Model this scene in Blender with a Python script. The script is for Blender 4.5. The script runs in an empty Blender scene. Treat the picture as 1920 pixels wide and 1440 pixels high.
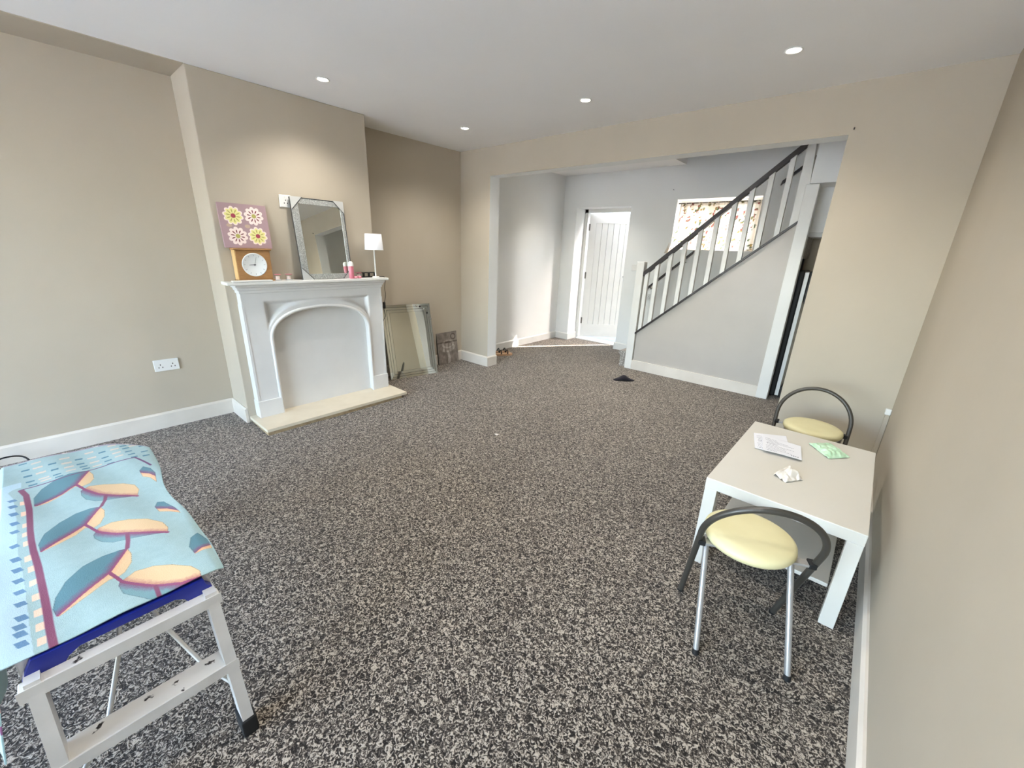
import bpy, bmesh, math, random
import numpy as np
from mathutils import Vector, Matrix
random.seed(7)
S = bpy.context.scene
C = S.collection

# ------------------------------------------------------------------ camera
F_PX, YAW, PITCH, ROLL, CAM_H = 757.99, 0.7046, -0.3229, 0.0369, 1.392
def cam_axes():
    fwd0 = Vector((-math.sin(YAW), math.cos(YAW), 0)); right = Vector((math.cos(YAW), math.sin(YAW), 0))
    up0 = Vector((0, 0, 1))
    fwd = fwd0*math.cos(PITCH) + up0*math.sin(PITCH)
    up = up0*math.cos(PITCH) - fwd0*math.sin(PITCH)
    r2 = right*math.cos(ROLL) + up*math.sin(ROLL)
    u2 = -right*math.sin(ROLL) + up*math.cos(ROLL)
    return r2, u2, fwd
cd = bpy.data.cameras.new('camera'); cam = bpy.data.objects.new('camera', cd); C.objects.link(cam)
cd.sensor_fit = 'HORIZONTAL'; cd.sensor_width = 36.0; cd.lens = F_PX/1920*36.0; cd.clip_start = 0.02
r_, u_, f_ = cam_axes()
cam.matrix_world = Matrix(((r_.x, u_.x, -f_.x, 0), (r_.y, u_.y, -f_.y, 0), (r_.z, u_.z, -f_.z, CAM_H), (0, 0, 0, 1)))
S.camera = cam

# ------------------------------------------------------------------ world, sun, exposure
S.view_settings.view_transform = 'Standard'; S.view_settings.look = 'None'
S.view_settings.gamma = 1.0; S.view_settings.use_curve_mapping = False
S.view_settings.exposure = 0.9
SUN_EL = math.radians(47); SUN_D = Vector((-0.59, -0.81, 0)).normalized()*math.cos(SUN_EL) + Vector((0, 0, -math.sin(SUN_EL)))
w = bpy.data.worlds.new('world'); S.world = w; w.use_nodes = True
nt = w.node_tree; nt.nodes.clear()
wo = nt.nodes.new('ShaderNodeOutputWorld'); bg = nt.nodes.new('ShaderNodeBackground'); sk = nt.nodes.new('ShaderNodeTexSky')
sk.sky_type = 'NISHITA'; sk.sun_disc = False; sk.sun_elevation = SUN_EL; sk.sun_rotation = math.atan2(0.59, 0.81)
sk.air_density = 1.0; sk.dust_density = 1.9; sk.ozone_density = 0.8
SKY = 3.6
bg.inputs['Strength'].default_value = SKY
nt.links.new(sk.outputs[0], bg.inputs[0]); nt.links.new(bg.outputs[0], wo.inputs[0])
sd = bpy.data.lights.new('sun', 'SUN'); sd.energy = 18.0; sd.angle = math.radians(0.6); sd.color = (1, 0.95, 0.88)
so = bpy.data.objects.new('sun', sd); C.objects.link(so); so.location = (4, 12, 9)
so.rotation_euler = SUN_D.to_track_quat('-Z', 'Y').to_euler()
LAMP_W = 27.0
PORTAL = True

# ------------------------------------------------------------------ room measures (metres)
XL, XR, YF, H = -3.833, 0.286, 3.4665, 2.40
YB = -3.6
OL, OR_, OT, WT = -3.361, -0.3228, 2.1234, 0.15
XB, BY0, BY1 = -3.495, 0.894, 2.099
YH, HH = 5.60, 2.45
DX0, DX1, DZ = -3.607, -2.735, 2.005
WX0, WX1, WZ0, WZ1 = -2.115, -1.155, 1.46, 2.058
SKH, SKT = 0.122, 0.018

# ------------------------------------------------------------------ material helpers
def lin(c):
    return tuple(((v/255)/12.92 if v/255 <= 0.04045 else ((v/255+0.055)/1.055)**2.4) for v in c) + (1,)
def mat(name, rgb, rough=0.5, metal=0.0, noise=0.0, nscale=4.0, bump=0.0, bscale=60.0, rgb2=None, spec=0.5, trans=0.0, emit=None, estr=0, sheen=0.0, stretch=None):
    m = bpy.data.materials.new(name); m.use_nodes = True
    t = m.node_tree; b = t.nodes['Principled BSDF']
    b.inputs['Base Color'].default_value = lin(rgb); b.inputs['Roughness'].default_value = rough
    b.inputs['Metallic'].default_value = metal; b.inputs['Specular IOR Level'].default_value = spec
    if trans: b.inputs['Transmission Weight'].default_value = trans
    if sheen: b.inputs['Sheen Weight'].default_value = sheen
    if emit: b.inputs['Emission Color'].default_value = lin(emit); b.inputs['Emission Strength'].default_value = estr
    if noise or bump:
        tc = t.nodes.new('ShaderNodeTexCoord'); src = tc.outputs['Object']
        if stretch:
            mp = t.nodes.new('ShaderNodeMapping'); mp.inputs['Scale'].default_value = stretch
            t.links.new(src, mp.inputs[0]); src = mp.outputs[0]
    if noise:
        n = t.nodes.new('ShaderNodeTexNoise'); n.inputs['Scale'].default_value = nscale; n.inputs['Detail'].default_value = 6
        rp = t.nodes.new('ShaderNodeValToRGB'); rp.color_ramp.elements[0].position = 0.5-noise; rp.color_ramp.elements[1].position = 0.5+noise
        rp.color_ramp.elements[0].color = lin(rgb2 if rgb2 else tuple(v*0.93 for v in rgb)); rp.color_ramp.elements[1].color = lin(rgb)
        t.links.new(src, n.inputs['Vector']); t.links.new(n.outputs[0], rp.inputs[0]); t.links.new(rp.outputs[0], b.inputs['Base Color'])
    if bump:
        n2 = t.nodes.new('ShaderNodeTexNoise'); n2.inputs['Scale'].default_value = bscale; n2.inputs['Detail'].default_value = 4
        bp = t.nodes.new('ShaderNodeBump'); bp.inputs['Strength'].default_value = bump; bp.inputs['Distance'].default_value = 0.01
        t.links.new(src, n2.inputs['Vector']); t.links.new(n2.outputs[0], bp.inputs['Height']); t.links.new(bp.outputs[0], b.inputs['Normal'])
    return m
def attr_mat(name, rough=0.8, bump=0.0, bscale=300, sheen=0.0, transl=0.0):
    m = mat(name, (200, 200, 200), rough, bump=bump, bscale=bscale, sheen=sheen)
    t = m.node_tree; b = t.nodes['Principled BSDF']
    a = t.nodes.new('ShaderNodeVertexColor'); a.layer_name = 'print'
    t.links.new(a.outputs[0], b.inputs['Base Color'])
    if transl:
        tr = t.nodes.new('ShaderNodeBsdfTranslucent'); mx = t.nodes.new('ShaderNodeMixShader'); mx.inputs[0].default_value = transl
        t.links.new(a.outputs[0], tr.inputs[0]); t.links.new(b.outputs[0], mx.inputs[1]); t.links.new(tr.outputs[0], mx.inputs[2])
        t.links.new(mx.outputs[0], t.nodes['Material Output'].inputs[0])
    return m
M = {}
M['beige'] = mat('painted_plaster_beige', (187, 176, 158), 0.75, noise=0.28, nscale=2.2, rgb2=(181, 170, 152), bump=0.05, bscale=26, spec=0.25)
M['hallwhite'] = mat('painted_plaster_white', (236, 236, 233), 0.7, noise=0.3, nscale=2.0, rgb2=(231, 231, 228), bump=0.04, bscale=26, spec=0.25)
M['ceil'] = mat('ceiling_paint', (247, 245, 243), 0.8, noise=0.3, nscale=1.6, rgb2=(242, 240, 238), bump=0.10, bscale=9, spec=0.2)
M['gloss'] = mat('gloss_white_wood', (228, 226, 220), 0.35, noise=0.25, nscale=5, rgb2=(221, 219, 213), bump=0.02, bscale=30)
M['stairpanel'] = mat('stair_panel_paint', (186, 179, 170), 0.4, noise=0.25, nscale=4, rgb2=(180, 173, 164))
M['surround'] = mat('painted_surround_white', (218, 216, 212), 0.45, noise=0.25, nscale=6, rgb2=(212, 210, 206))
M['skirt'] = mat('skirting_white', (224, 216, 204), 0.4, noise=0.2, nscale=3, rgb2=(208, 199, 186))
M['dark_wood'] = mat('dark_stained_wood', (42, 32, 32), 0.4, noise=0.2, nscale=20, rgb2=(30, 22, 22), stretch=(1, 8, 8))
M['hearth'] = mat('hearth_cream', (220, 209, 186), 0.5, noise=0.25, nscale=8, rgb2=(211, 199, 175))
M['hearth_edge'] = mat('hearth_board_edge', (178, 158, 124), 0.7, noise=0.2, nscale=30, rgb2=(150, 128, 98))
M['black'] = mat('matt_black', (22, 20, 20), 0.55)
M['rubber'] = mat('black_rubber', (16, 15, 15), 0.7)
M['white_pl'] = mat('white_plastic', (226, 224, 219), 0.35)
M['hole'] = mat('socket_hole', (70, 62, 56), 0.6)
M['lack'] = mat('white_lacquer', (212, 207, 196), 0.3, noise=0.2, nscale=3, rgb2=(208, 203, 191))
M['seat'] = mat('cream_vinyl', (222, 213, 168), 0.42, noise=0.25, nscale=9, rgb2=(214, 204, 156), bump=0.03, bscale=180)
M['hoop'] = mat('grey_painted_tube', (74, 70, 64), 0.4, metal=0.35)
M['steel'] = mat('silver_painted_tube', (176, 174, 172), 0.32, metal=0.6)
M['alu'] = mat('aluminium', (222, 220, 217), 0.4, metal=0.2, noise=0.2, nscale=12, rgb2=(208, 205, 201))
M['alu_dirty'] = mat('aluminium_with_dark_spots', (220, 216, 209), 0.45, metal=0.15, noise=0.035, nscale=24, rgb2=(220, 216, 209))
_t = M['alu_dirty'].node_tree
for n in _t.nodes:
    if n.type == 'VALTORGB':
        n.color_ramp.elements[0].position = 0.655; n.color_ramp.elements[0].color = lin((220, 216, 209))
        n.color_ramp.elements[1].position = 0.685; n.color_ramp.elements[1].color = lin((38, 30, 26))
M['blue'] = mat('blue_plastic', (22, 38, 140), 0.38, noise=0.3, nscale=10, rgb2=(18, 32, 122))
M['brass'] = mat('hinge_steel', (120, 116, 110), 0.35, metal=0.8)
M['mirror'] = mat('mirror_glass', (226, 228, 222), 0.015, metal=1.0)
M['bevel'] = mat('bevelled_mirror_glass', (232, 236, 232), 0.03, metal=1.0)
M['groove'] = mat('mirror_groove', (86, 84, 78), 0.3, metal=0.4)
M['clockwood'] = mat('honey_wood', (170, 126, 80), 0.5, noise=0.25, nscale=9, rgb2=(152, 110, 66), stretch=(3, 3, 14))
M['clockwood_lt'] = mat('light_wood_edge', (216, 178, 122), 0.5)
M['clockface'] = mat('clock_face_white', (226, 228, 226), 0.3)
M['ink'] = mat('dark_grey_print', (70, 70, 72), 0.5)
M['ink_lt'] = mat('light_grey_print', (150, 152, 150), 0.5)
M['pinkcanvas'] = mat('mauve_canvas', (174, 144, 148), 0.8, noise=0.2, nscale=5, rgb2=(168, 140, 142), bump=0.1, bscale=400)
M['petal_w'] = mat('pale_pink_paint', (243, 224, 216), 0.7)
M['petal_y'] = mat('pale_yellow_paint', (230, 222, 150), 0.7)
M['petal_o'] = mat('olive_paint', (178, 168, 92), 0.7)
M['petal_r'] = mat('maroon_paint', (120, 58, 62), 0.7)
M['petal_c'] = mat('raspberry_paint', (160, 64, 78), 0.7)
M['gold_spot'] = mat('faded_gold_paint', (192, 164, 142), 0.8)
M['pink'] = mat('pink_plastic', (206, 118, 132), 0.35)
M['pinkrose'] = mat('pink_soap', (226, 142, 152), 0.6)
M['shade'] = mat('white_fabric_shade', (226, 226, 230), 0.8)
M['sole'] = mat('tan_sandal_sole', (196, 158, 124), 0.7)
M['felt'] = mat('black_felt', (26, 20, 28), 0.95, bump=0.4, bscale=88, sheen=0.05)
M['concrete'] = mat('pale_paving', (226, 222, 214), 0.9, noise=0.3, nscale=3, rgb2=(216, 211, 202))
M['render'] = mat('sun_blocker_render', (150, 142, 128), 0.9)  # for the added light-blocking walls beyond the front door
M['tarmac'] = mat('grey_paving', (132, 128, 122), 0.9, noise=0.3, nscale=3, rgb2=(118, 114, 108))
M['stone_ext'] = mat('neighbour_wall', (188, 178, 160), 0.9)
M['glassc'] = mat('clear_glass', (250, 252, 252), 0.02, trans=1.0)
M['greenpk'] = mat('pale_green_film', (176, 214, 176), 0.3, noise=0.2, nscale=40, rgb2=(206, 228, 200))
M['receipt'] = mat('thin_white_paper', (222, 216, 206), 0.8)
M['guard'] = mat('grey_card', (190, 190, 186), 0.55)
M['stepcarpet'] = None
# glitter frame
g = mat('silver_glitter', (188, 190, 186), 0.35, metal=0.35)
t = g.node_tree; b = t.nodes['Principled BSDF']; vo = t.nodes.new('ShaderNodeTexVoronoi'); vo.inputs['Scale'].default_value = 330
tc = t.nodes.new('ShaderNodeTexCoord'); rp = t.nodes.new('ShaderNodeValToRGB')
rp.color_ramp.elements[0].color = lin((158, 160, 156)); rp.color_ramp.elements[1].color = lin((236, 238, 234)); rp.color_ramp.elements[0].position = .45
t.links.new(tc.outputs['Object'], vo.inputs['Vector']); t.links.new(vo.outputs['Color'], rp.inputs[0]); t.links.new(rp.outputs[0], b.inputs['Base Color'])
M['glitter'] = g
# architectural window glass: lets daylight straight through, with a thin reflection
def pane_glass():
    m = bpy.data.materials.new('window_glass'); m.use_nodes = True; t = m.node_tree; t.nodes.clear()
    o = t.nodes.new('ShaderNodeOutputMaterial'); tr = t.nodes.new('ShaderNodeBsdfTransparent'); gl = t.nodes.new('ShaderNodeBsdfGlossy')
    gl.inputs['Roughness'].default_value = 0.0; mx = t.nodes.new('ShaderNodeMixShader'); mx.inputs[0].default_value = 0.07
    t.links.new(tr.outputs[0], mx.inputs[1]); t.links.new(gl.outputs[0], mx.inputs[2]); t.links.new(mx.outputs[0], o.inputs[0]); return m
M['pane'] = pane_glass()
# carpet: twisted pile flecked charcoal and beige
def carpet(name, dark, mid, light, scale=88):
    m = bpy.data.materials.new(name); m.use_nodes = True; t = m.node_tree; b = t.nodes['Principled BSDF']
    b.inputs['Roughness'].default_value = 0.95; b.inputs['Specular IOR Level'].default_value = 0.1
    b.inputs['Sheen Weight'].default_value = 0.35; b.inputs['Sheen Roughness'].default_value = 0.5
    b.inputs['Sheen Tint'].default_value = lin((214, 206, 200))
    tc = t.nodes.new('ShaderNodeTexCoord')
    n = t.nodes.new('ShaderNodeTexNoise'); n.inputs['Scale'].default_value = scale; n.inputs['Detail'].default_value = 2.5; n.inputs['Distortion'].default_value = 1.6
    rp = t.nodes.new('ShaderNodeValToRGB'); e = rp.color_ramp.elements
    e[0].position = 0.40; e[0].color = lin(dark); e[1].position = 0.60; e[1].color = lin(light)
    k = e.new(0.475); k.color = lin(tuple((a*0.55+c*0.45) for a, c in zip(dark, mid))); k = e.new(0.53); k.color = lin(mid)
    big = t.nodes.new('ShaderNodeTexNoise'); big.inputs['Scale'].default_value = 2.3; big.inputs['Detail'].default_value = 5
    mr = t.nodes.new('ShaderNodeMapRange'); mr.inputs[3].default_value = 0.80; mr.inputs[4].default_value = 1.16
    mu = t.nodes.new('ShaderNodeMix'); mu.data_type = 'RGBA'; mu.blend_type = 'MULTIPLY'; mu.inputs[0].default_value = 1.0
    t.links.new(tc.outputs['Object'], n.inputs['Vector']); t.links.new(n.outputs[0], rp.inputs[0])
    t.links.new(tc.outputs['Object'], big.inputs['Vector']); t.links.new(big.outputs[0], mr.inputs[0])
    t.links.new(rp.outputs[0], mu.inputs[6]); t.links.new(mr.outputs[0], mu.inputs[7]); t.links.new(mu.outputs[2], b.inputs['Base Color'])
    bp = t.nodes.new('ShaderNodeBump'); bp.inputs['Strength'].default_value = 0.75; bp.inputs['Distance'].default_value = 0.008
    t.links.new(n.outputs[0], bp.inputs['Height']); t.links.new(bp.outputs[0], b.inputs['Normal'])
    return m
M['carpet'] = carpet('flecked_carpet', (34, 29, 25), (112, 103, 93), (184, 173, 158))
M['stepcarpet'] = carpet('stair_carpet', (120, 114, 108), (170, 164, 156), (206, 200, 192))

# ------------------------------------------------------------------ mesh helpers
class MB:
    def __init__(s): s.v = []; s.f = []; s.m = []; s.sm = []
    def add(s, vs, fs, mi=0, smooth=False):
        o = len(s.v); s.v += [tuple(p) for p in vs]
        for f in fs: s.f.append(tuple(i+o for i in f)); s.m.append(mi); s.sm.append(smooth)
        return s
    def box(s, a, b, mi=0):
        x0, y0, z0 = [min(p, q) for p, q in zip(a, b)]; x1, y1, z1 = [max(p, q) for p, q in zip(a, b)]
        vs = [(x0,y0,z0),(x1,y0,z0),(x1,y1,z0),(x0,y1,z0),(x0,y0,z1),(x1,y0,z1),(x1,y1,z1),(x0,y1,z1)]
        return s.add(vs, [(0,3,2,1),(4,5,6,7),(0,1,5,4),(1,2,6,5),(2,3,7,6),(3,0,4,7)], mi)
    def bbox(s, a, b, bev=0.003, mi=0, seg=2):
        bm = bmesh.new(); bmesh.ops.create_cube(bm, size=1)
        c = [(p+q)/2 for p, q in zip(a, b)]; d = [abs(q-p) for p, q in zip(a, b)]
        for v in bm.verts: v.co = Vector((c[0]+v.co.x*d[0], c[1]+v.co.y*d[1], c[2]+v.co.z*d[2]))
        bmesh.ops.bevel(bm, geom=bm.edges[:], offset=min(bev, min(d)*0.45), segments=seg, affect='EDGES', profile=0.5)
        return s.addbm(bm, mi)
    def addbm(s, bm, mi=0, smooth=False):
        bm.verts.index_update()
        s.add([v.co[:] for v in bm.verts], [[v.index for v in f.verts] for f in bm.faces], mi, smooth); bm.free(); return s
    def prism(s, poly, axis, a, b, mi=0):
        # poly: list of 2D points; axis 'x': poly=(y,z); 'y': (x,z); 'z': (x,y)
        def P(p, t): return {'x': (t, p[0], p[1]), 'y': (p[0], t, p[1]), 'z': (p[0], p[1], t)}[axis]
        n = len(poly); vs = [P(p, a) for p in poly] + [P(p, b) for p in poly]
        fs = [tuple(range(n))[::-1], tuple(range(n, 2*n))] + [(i, (i+1) % n, n+(i+1) % n, n+i) for i in range(n)]
        return s.add(vs, fs, mi)
    def tube(s, pts, r, n=10, mi=0, cap=True, closed=False):
        pts = [Vector(p) for p in pts]; rr = r if isinstance(r, (list, tuple)) else [r]*len(pts)
        L = len(pts); tan = []
        for i in range(L):
            a = pts[(i-1) % L] if (closed or i > 0) else pts[i]; b = pts[(i+1) % L] if (closed or i < L-1) else pts[i]
            tan.append((b-a).normalized())
        ref = Vector((0, 0, 1)) if abs(tan[0].z) < 0.9 else Vector((1, 0, 0))
        nx = (ref - tan[0]*ref.dot(tan[0])).normalized(); vs = []
        for i in range(L):
            nx = (nx - tan[i]*nx.dot(tan[i])).normalized(); ny = tan[i].cross(nx)
            for k in range(n):
                a = 2*math.pi*k/n; vs.append(pts[i] + (nx*math.cos(a) + ny*math.sin(a))*rr[i])
        fs = []
        for i in range(L if closed else L-1):
            j = (i+1) % L
            for k in range(n): fs.append((i*n+k, i*n+(k+1) % n, j*n+(k+1) % n, j*n+k))
        s.add(vs, fs, mi, True)
        if cap and not closed: s.add([vs[k] for k in range(n)], [tuple(range(n))[::-1]], mi); s.add([vs[(L-1)*n+k] for k in range(n)], [tuple(range(n))], mi)
        return s
    def lathe(s, prof, c=(0, 0, 0), n=28, mi=0, axis='z', sx=1, sy=1):
        vs = []; L = len(prof)
        for r, h in prof:
            for k in range(n):
                a = 2*math.pi*k/n; p = (r*math.cos(a)*sx, r*math.sin(a)*sy, h)
                if axis == 'x': p = (p[2], p[0], p[1])
                if axis == 'y': p = (p[0], p[2], p[1])
                vs.append((c[0]+p[0], c[1]+p[1], c[2]+p[2]))
        fs = [(i*n+k, i*n+(k+1) % n, (i+1)*n+(k+1) % n, (i+1)*n+k) for i in range(L-1) for k in range(n)]
        s.add(vs, fs, mi, True)
        if prof[0][0] > 1e-5: s.add(vs[:n], [tuple(range(n))[::-1]], mi)
        if prof[-1][0] > 1e-5: s.add(vs[-n:], [tuple(range(n))], mi)
        return s
    def xf(s, mtx):
        s.v = [tuple(mtx @ Vector(p)) for p in s.v]; return s
    def build(s, name, mats, parent=None, fixn=True):
        me = bpy.data.meshes.new(name); me.from_pydata(s.v, [], s.f)
        if not isinstance(mats, (list, tuple)): mats = [mats]
        for m in mats: me.materials.append(m)
        me.polygons.foreach_set('material_index', s.m); me.polygons.foreach_set('use_smooth', s.sm)
        if fixn:
            bm = bmesh.new(); bm.from_mesh(me); bmesh.ops.recalc_face_normals(bm, faces=bm.faces[:]); bm.to_mesh(me); bm.free()
        me.update(); o = bpy.data.objects.new(name, me); C.objects.link(o)
        if parent: o.parent = parent
        return o
def tag(o, label=None, cat=None, group=None, kind=None):
    if label: o['label'] = label
    if cat: o['category'] = cat
    if group: o['group'] = group
    if kind: o['kind'] = kind
    return o
def thing(name, label, cat, loc=(0, 0, 0), rz=0, group=None, rot=None):
    o = bpy.data.objects.new(name, None); C.objects.link(o); o.location = loc
    o.rotation_euler = rot if rot else (0, 0, rz); o.empty_display_size = 0.05
    return tag(o, label, cat, group)
def struct(name, mb, m, label, cat):
    return tag(mb.build(name, m), label, cat, kind='structure')
def copy_tree(o, parent=None):
    c = o.copy(); C.objects.link(c); c.parent = parent
    for ch in [q for q in bpy.data.objects if q.parent == o]: copy_tree(ch, c)
    return c
def cells(mb, axis, a, b, t0, t1, holes, mi=0):
    # wall in plane, extents a=(u0,z0) b=(u1,z1), thickness t0..t1, holes (u0,z0,u1,z1)
    us = sorted({a[0], b[0], *[h[0] for h in holes], *[h[2] for h in holes]}); zs = sorted({a[1], b[1], *[h[1] for h in holes], *[h[3] for h in holes]})
    for i in range(len(us)-1):
        for j in range(len(zs)-1):
            uc, zc = (us[i]+us[i+1])/2, (zs[j]+zs[j+1])/2
            if any(h[0] < uc < h[2] and h[1] < zc < h[3] for h in holes): continue
            if axis == 'x': mb.box((t0, us[i], zs[j]), (t1, us[i+1], zs[j+1]), mi)
            else: mb.box((us[i], t0, zs[j]), (us[i+1], t1, zs[j+1]), mi)
    return mb

# ------------------------------------------------------------------ the setting
fl = MB().box((XL-.12, YB-.12, -.08), (XR+.12, YH, 0)).box((DX0, YH, -.08), (DX1, 5.80, 0))
struct('floor', fl, M['carpet'], 'dark grey and beige flecked carpet covering the whole floor', 'floor')
struct('ceiling', MB().box((XL-.12, YB-.12, H), (XR+.12, YF+WT, H+.1)), M['ceil'], 'off-white painted ceiling of the main room', 'ceiling')
struct('trim_1', MB().box((XL, YB, H-.004), (XB, BY0, H)), M['beige'], 'beige ceiling strip above the left alcove', 'trim')  # thin strip just below the ceiling, in the wall beige
struct('wall_left', MB().box((XL-.12, YB-.12, 0), (XL, YF+WT, H)), M['beige'], 'beige left wall behind the chimney breast', 'wall')
struct('wall_chimney', MB().bbox((XL, BY0, 0), (XB, BY1, H), .006), M['beige'], 'beige chimney breast projecting from the left wall', 'wall')
struct('wall_right', MB().box((XR, YB-.12, 0), (XR+.12, YF+WT, H)), M['beige'], 'beige right wall beside the white table', 'wall')
wf = MB(); poly = [(XL, 0), (OL, 0), (OL, OT), (OR_, OT), (OR_, 0), (XR, 0), (XR, H), (XL, H)]
n = len(poly); vs = [(p[0], YF, p[1]) for p in poly] + [(p[0], YF+WT, p[1]) for p in poly]
wf.add(vs, [tuple(range(n))], 0)
wf.add(vs, [tuple(range(n, 2*n))[::-1]] + [(i, (i+1) % n, n+(i+1) % n, n+i) for i in range(n)], 1)
struct('wall_far', wf, [M['beige'], M['hallwhite']], 'beige far wall with the wide opening into the hall', 'wall')
# back wall with a wide window (behind the camera)
BWX0, BWX1, BWZ0, BWZ1 = -3.15, 0.10, 0.08, 2.25
struct('wall_back', cells(MB(), 'y', (XL, 0), (XR, H), YB-.12, YB, [(BWX0, BWZ0, BWX1, BWZ1)]), M['beige'], 'beige wall behind the camera with the wide window', 'wall')
wb = thing('window_1', 'wide white framed window in the wall behind the camera', 'window', ((BWX0+BWX1)/2, YB-.06, BWZ0)); wb['kind'] = 'structure'
hw, hz = (BWX1-BWX0)/2, BWZ1-BWZ0
fr = MB().box((-hw, -.03, 0), (hw, .03, .06)).box((-hw, -.03, hz-.06), (hw, .03, hz))
for i in range(4):
    x = -hw+.03+(2*hw-.06)*i/3; fr.box((x-.03, -.03, .06), (x+.03, .03, hz-.06))
fr.build('window_frame', M['gloss'], wb)
for i in range(3):
    x0 = -hw+.06+(2*hw-.06)*i/3; MB().box((x0, -.003, .06), (x0+(2*hw-.06)/3-.06, .003, hz-.06)).build('pane', M['pane'], wb)
MB().bbox((-hw-.05, .055, -.03), (hw+.05, .2, 0), .006).build('window_sill', M['gloss'], wb)
# hall
struct('wall_hall_left', MB().box((XL-.14, YF+WT, 0), (XL-.012, YH, HH)), M['hallwhite'], 'white left wall of the hall beyond the opening', 'wall')
struct('wall_hall_right', MB().box((XR, YF+WT, 0), (XR+.12, YH+.3, 4.8)), M['hallwhite'], 'hall right wall hidden behind the pier', 'wall')
struct('wall_hall_far', cells(MB(), 'y', (XL-.14, 0), (XR, 4.8), YH, YH+.30, [(DX0, 0, DX1, DZ), (WX0, WZ0, WX1, WZ1)]), M['hallwhite'], 'white hall wall with the front door and curtained window', 'wall')
hc = MB().box((XL-.14, YF+WT, HH), (-2.07, YH, HH+.22)).box((-2.07, YF+WT, HH), (XR, 4.62, HH+.22))
struct('ceiling_hall', hc, M['ceil'], 'white hall ceiling that stops at the open stairwell', 'ceiling')
sw = MB().box((-2.19, 4.62, HH+.22), (-2.07, YH, 4.8)).box((-2.07, 4.50, HH+.22), (XR, 4.62, 4.8)).box((-2.19, 4.50, 4.8), (XR+.12, YH+.3, 4.9))
struct('wall_stairwell', sw, M['hallwhite'], 'white upper stairwell walls above the stairs', 'wall')
bk = MB().bbox((-.625, 4.70, 2.03), (XR, 5.0, HH), .004)
struct('trim_2', bk, M['hallwhite'], 'white boxed bulkhead above the top stair post', 'trim')
ld = MB().box((-.60, 5.0, 1.64), (XR, 5.05, HH)).box((-.60, 5.05, 1.60), (XR, YH, 1.64))
struct('trim_3', ld, M['hallwhite'], 'white panelling under the stair landing beside the pier', 'trim')
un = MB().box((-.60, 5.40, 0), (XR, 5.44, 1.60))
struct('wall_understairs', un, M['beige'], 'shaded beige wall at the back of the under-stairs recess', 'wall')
# skirting boards
def skirt(name, segs, label, h=SKH, m='skirt'):
    mb = MB()
    for (ax, t, a, b, d) in segs:   # ax: the axis it runs along; t: wall plane; d: +1/-1 direction out of wall
        pr = [(t, 0), (t+d*SKT, 0), (t+d*SKT, h-.012), (t+d*SKT*.45, h), (t, h)]
        mb.prism([(p[0], p[1]) for p in pr], 'y' if ax == 'y' else 'x', a, b)
    return tag(mb.build(name, M[m]), label, 'skirting board', kind='structure')
skirt('baseboard_left', [('y', XL, YB, BY0, 1)], 'scuffed off-white skirting board along the left wall by the bench')
skirt('baseboard_chimney', [('x', BY0, XL, XB, -1)], 'short skirting board on the side of the chimney breast')
skirt('baseboard_alcove', [('y', XL, BY1, YF, 1), ('x', BY1, XL, XB, 1)], 'skirting board behind the leaning mirror in the alcove')
skirt('baseboard_far', [('x', YF, XL, OL, -1), ('y', OL, YF-SKT, YF+WT, 1), ('x', YF, OR_, XR, -1), ('y', OR_, YF-SKT, YF+WT, -1)], 'off-white skirting board wrapping the piers of the wide opening')
skirt('baseboard_right', [('y', XR, YB, YF, -1)], 'white skirting board along the right wall beside the table')
skirt('baseboard_back', [('x', YB, XL, XR, 1)], 'skirting board below the window behind the camera')
skirt('baseboard_hall', [('y', XL-.012, YF+WT, YH, 1), ('x', YH, XL, DX0, -1), ('y', DX0, YH-SKT, YH+.25, 1), ('x', YH, DX1, -2.42, -1), ('y', DX1, YH-SKT, YH+.25, -1)], 'white skirting board around the hall and door recess', h=.105, m='gloss')
# outside
struct('floor_outside', MB().box((-14, YH+.31, -.14), (10, 22, -.06)).box((DX0, 5.801, -.14), (DX1, YH+.31, -.03)), M['tarmac'], 'grey paving outside the front door', 'paving')
struct('wall_sun_blocker', MB().box((-6.5, 7.55, -.1), (-1.67, 7.8, 7.0)).box((-2.38, YH+.3, -.1), (-2.2, 6.44, 7.0)).box((1.0, YH+.3, -.1), (1.25, 10.4, 5.4)), M['render'], 'tall unseen walls added outside the front door to block sun and sky', 'wall')  # added out of view to narrow the sun streak and cut skylight
struct('floor_garden', MB().box((-14, -16, -.14), (10, YB-.13, -.06)), M['concrete'], 'pale ground outside the rear window', 'paving')

# ------------------------------------------------------------------ front door
dr = thing('door_1', 'white boarded front door standing ajar at the end of the hall', 'door', (0, 0, 0)); dr['kind'] = 'structure'
fm = MB().box((DX0, 5.85, 0), (DX0+.05, 5.92, DZ)).box((DX1-.05, 5.85, 0), (DX1, 5.92, DZ)).box((DX0, 5.85, DZ-.05), (DX1, 5.92, DZ))
fm.build('door_frame', M['gloss'], dr)
MB().prism([(5.79, 0), (5.79, .012), (5.84, .02), (5.95, .02), (5.95, 0)], 'x', DX0+.05, DX1-.05).build('threshold', M['white_pl'], dr)
lf = thing('door_leaf', None, None, (DX0+.055, 5.915, .022), math.radians(40)); lf.parent = dr
LW, LH, LT = .765, 1.925, .044
MB().box((0, 0, 0), (.105, LT, LH)).box((LW-.105, 0, 0), (LW, LT, LH)).box((.105, 0, 0), (LW-.105, LT, .21)).box((.105, 0, LH-.13), (LW-.105, LT, LH)).build('stile_frame', M['gloss'], lf)
NP = 6; pw = (LW-.21)/NP
for i in range(NP):
    x0 = .105+i*pw; g_ = .004
    MB().prism([(x0+.0005, .014), (x0+g_, .006), (x0+pw-g_, .006), (x0+pw-.0005, .014), (x0+pw-.0005, LT-.014), (x0+.0005, LT-.014)], 'z', .21, LH-.13).build('plank', M['gloss'], lf)
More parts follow.
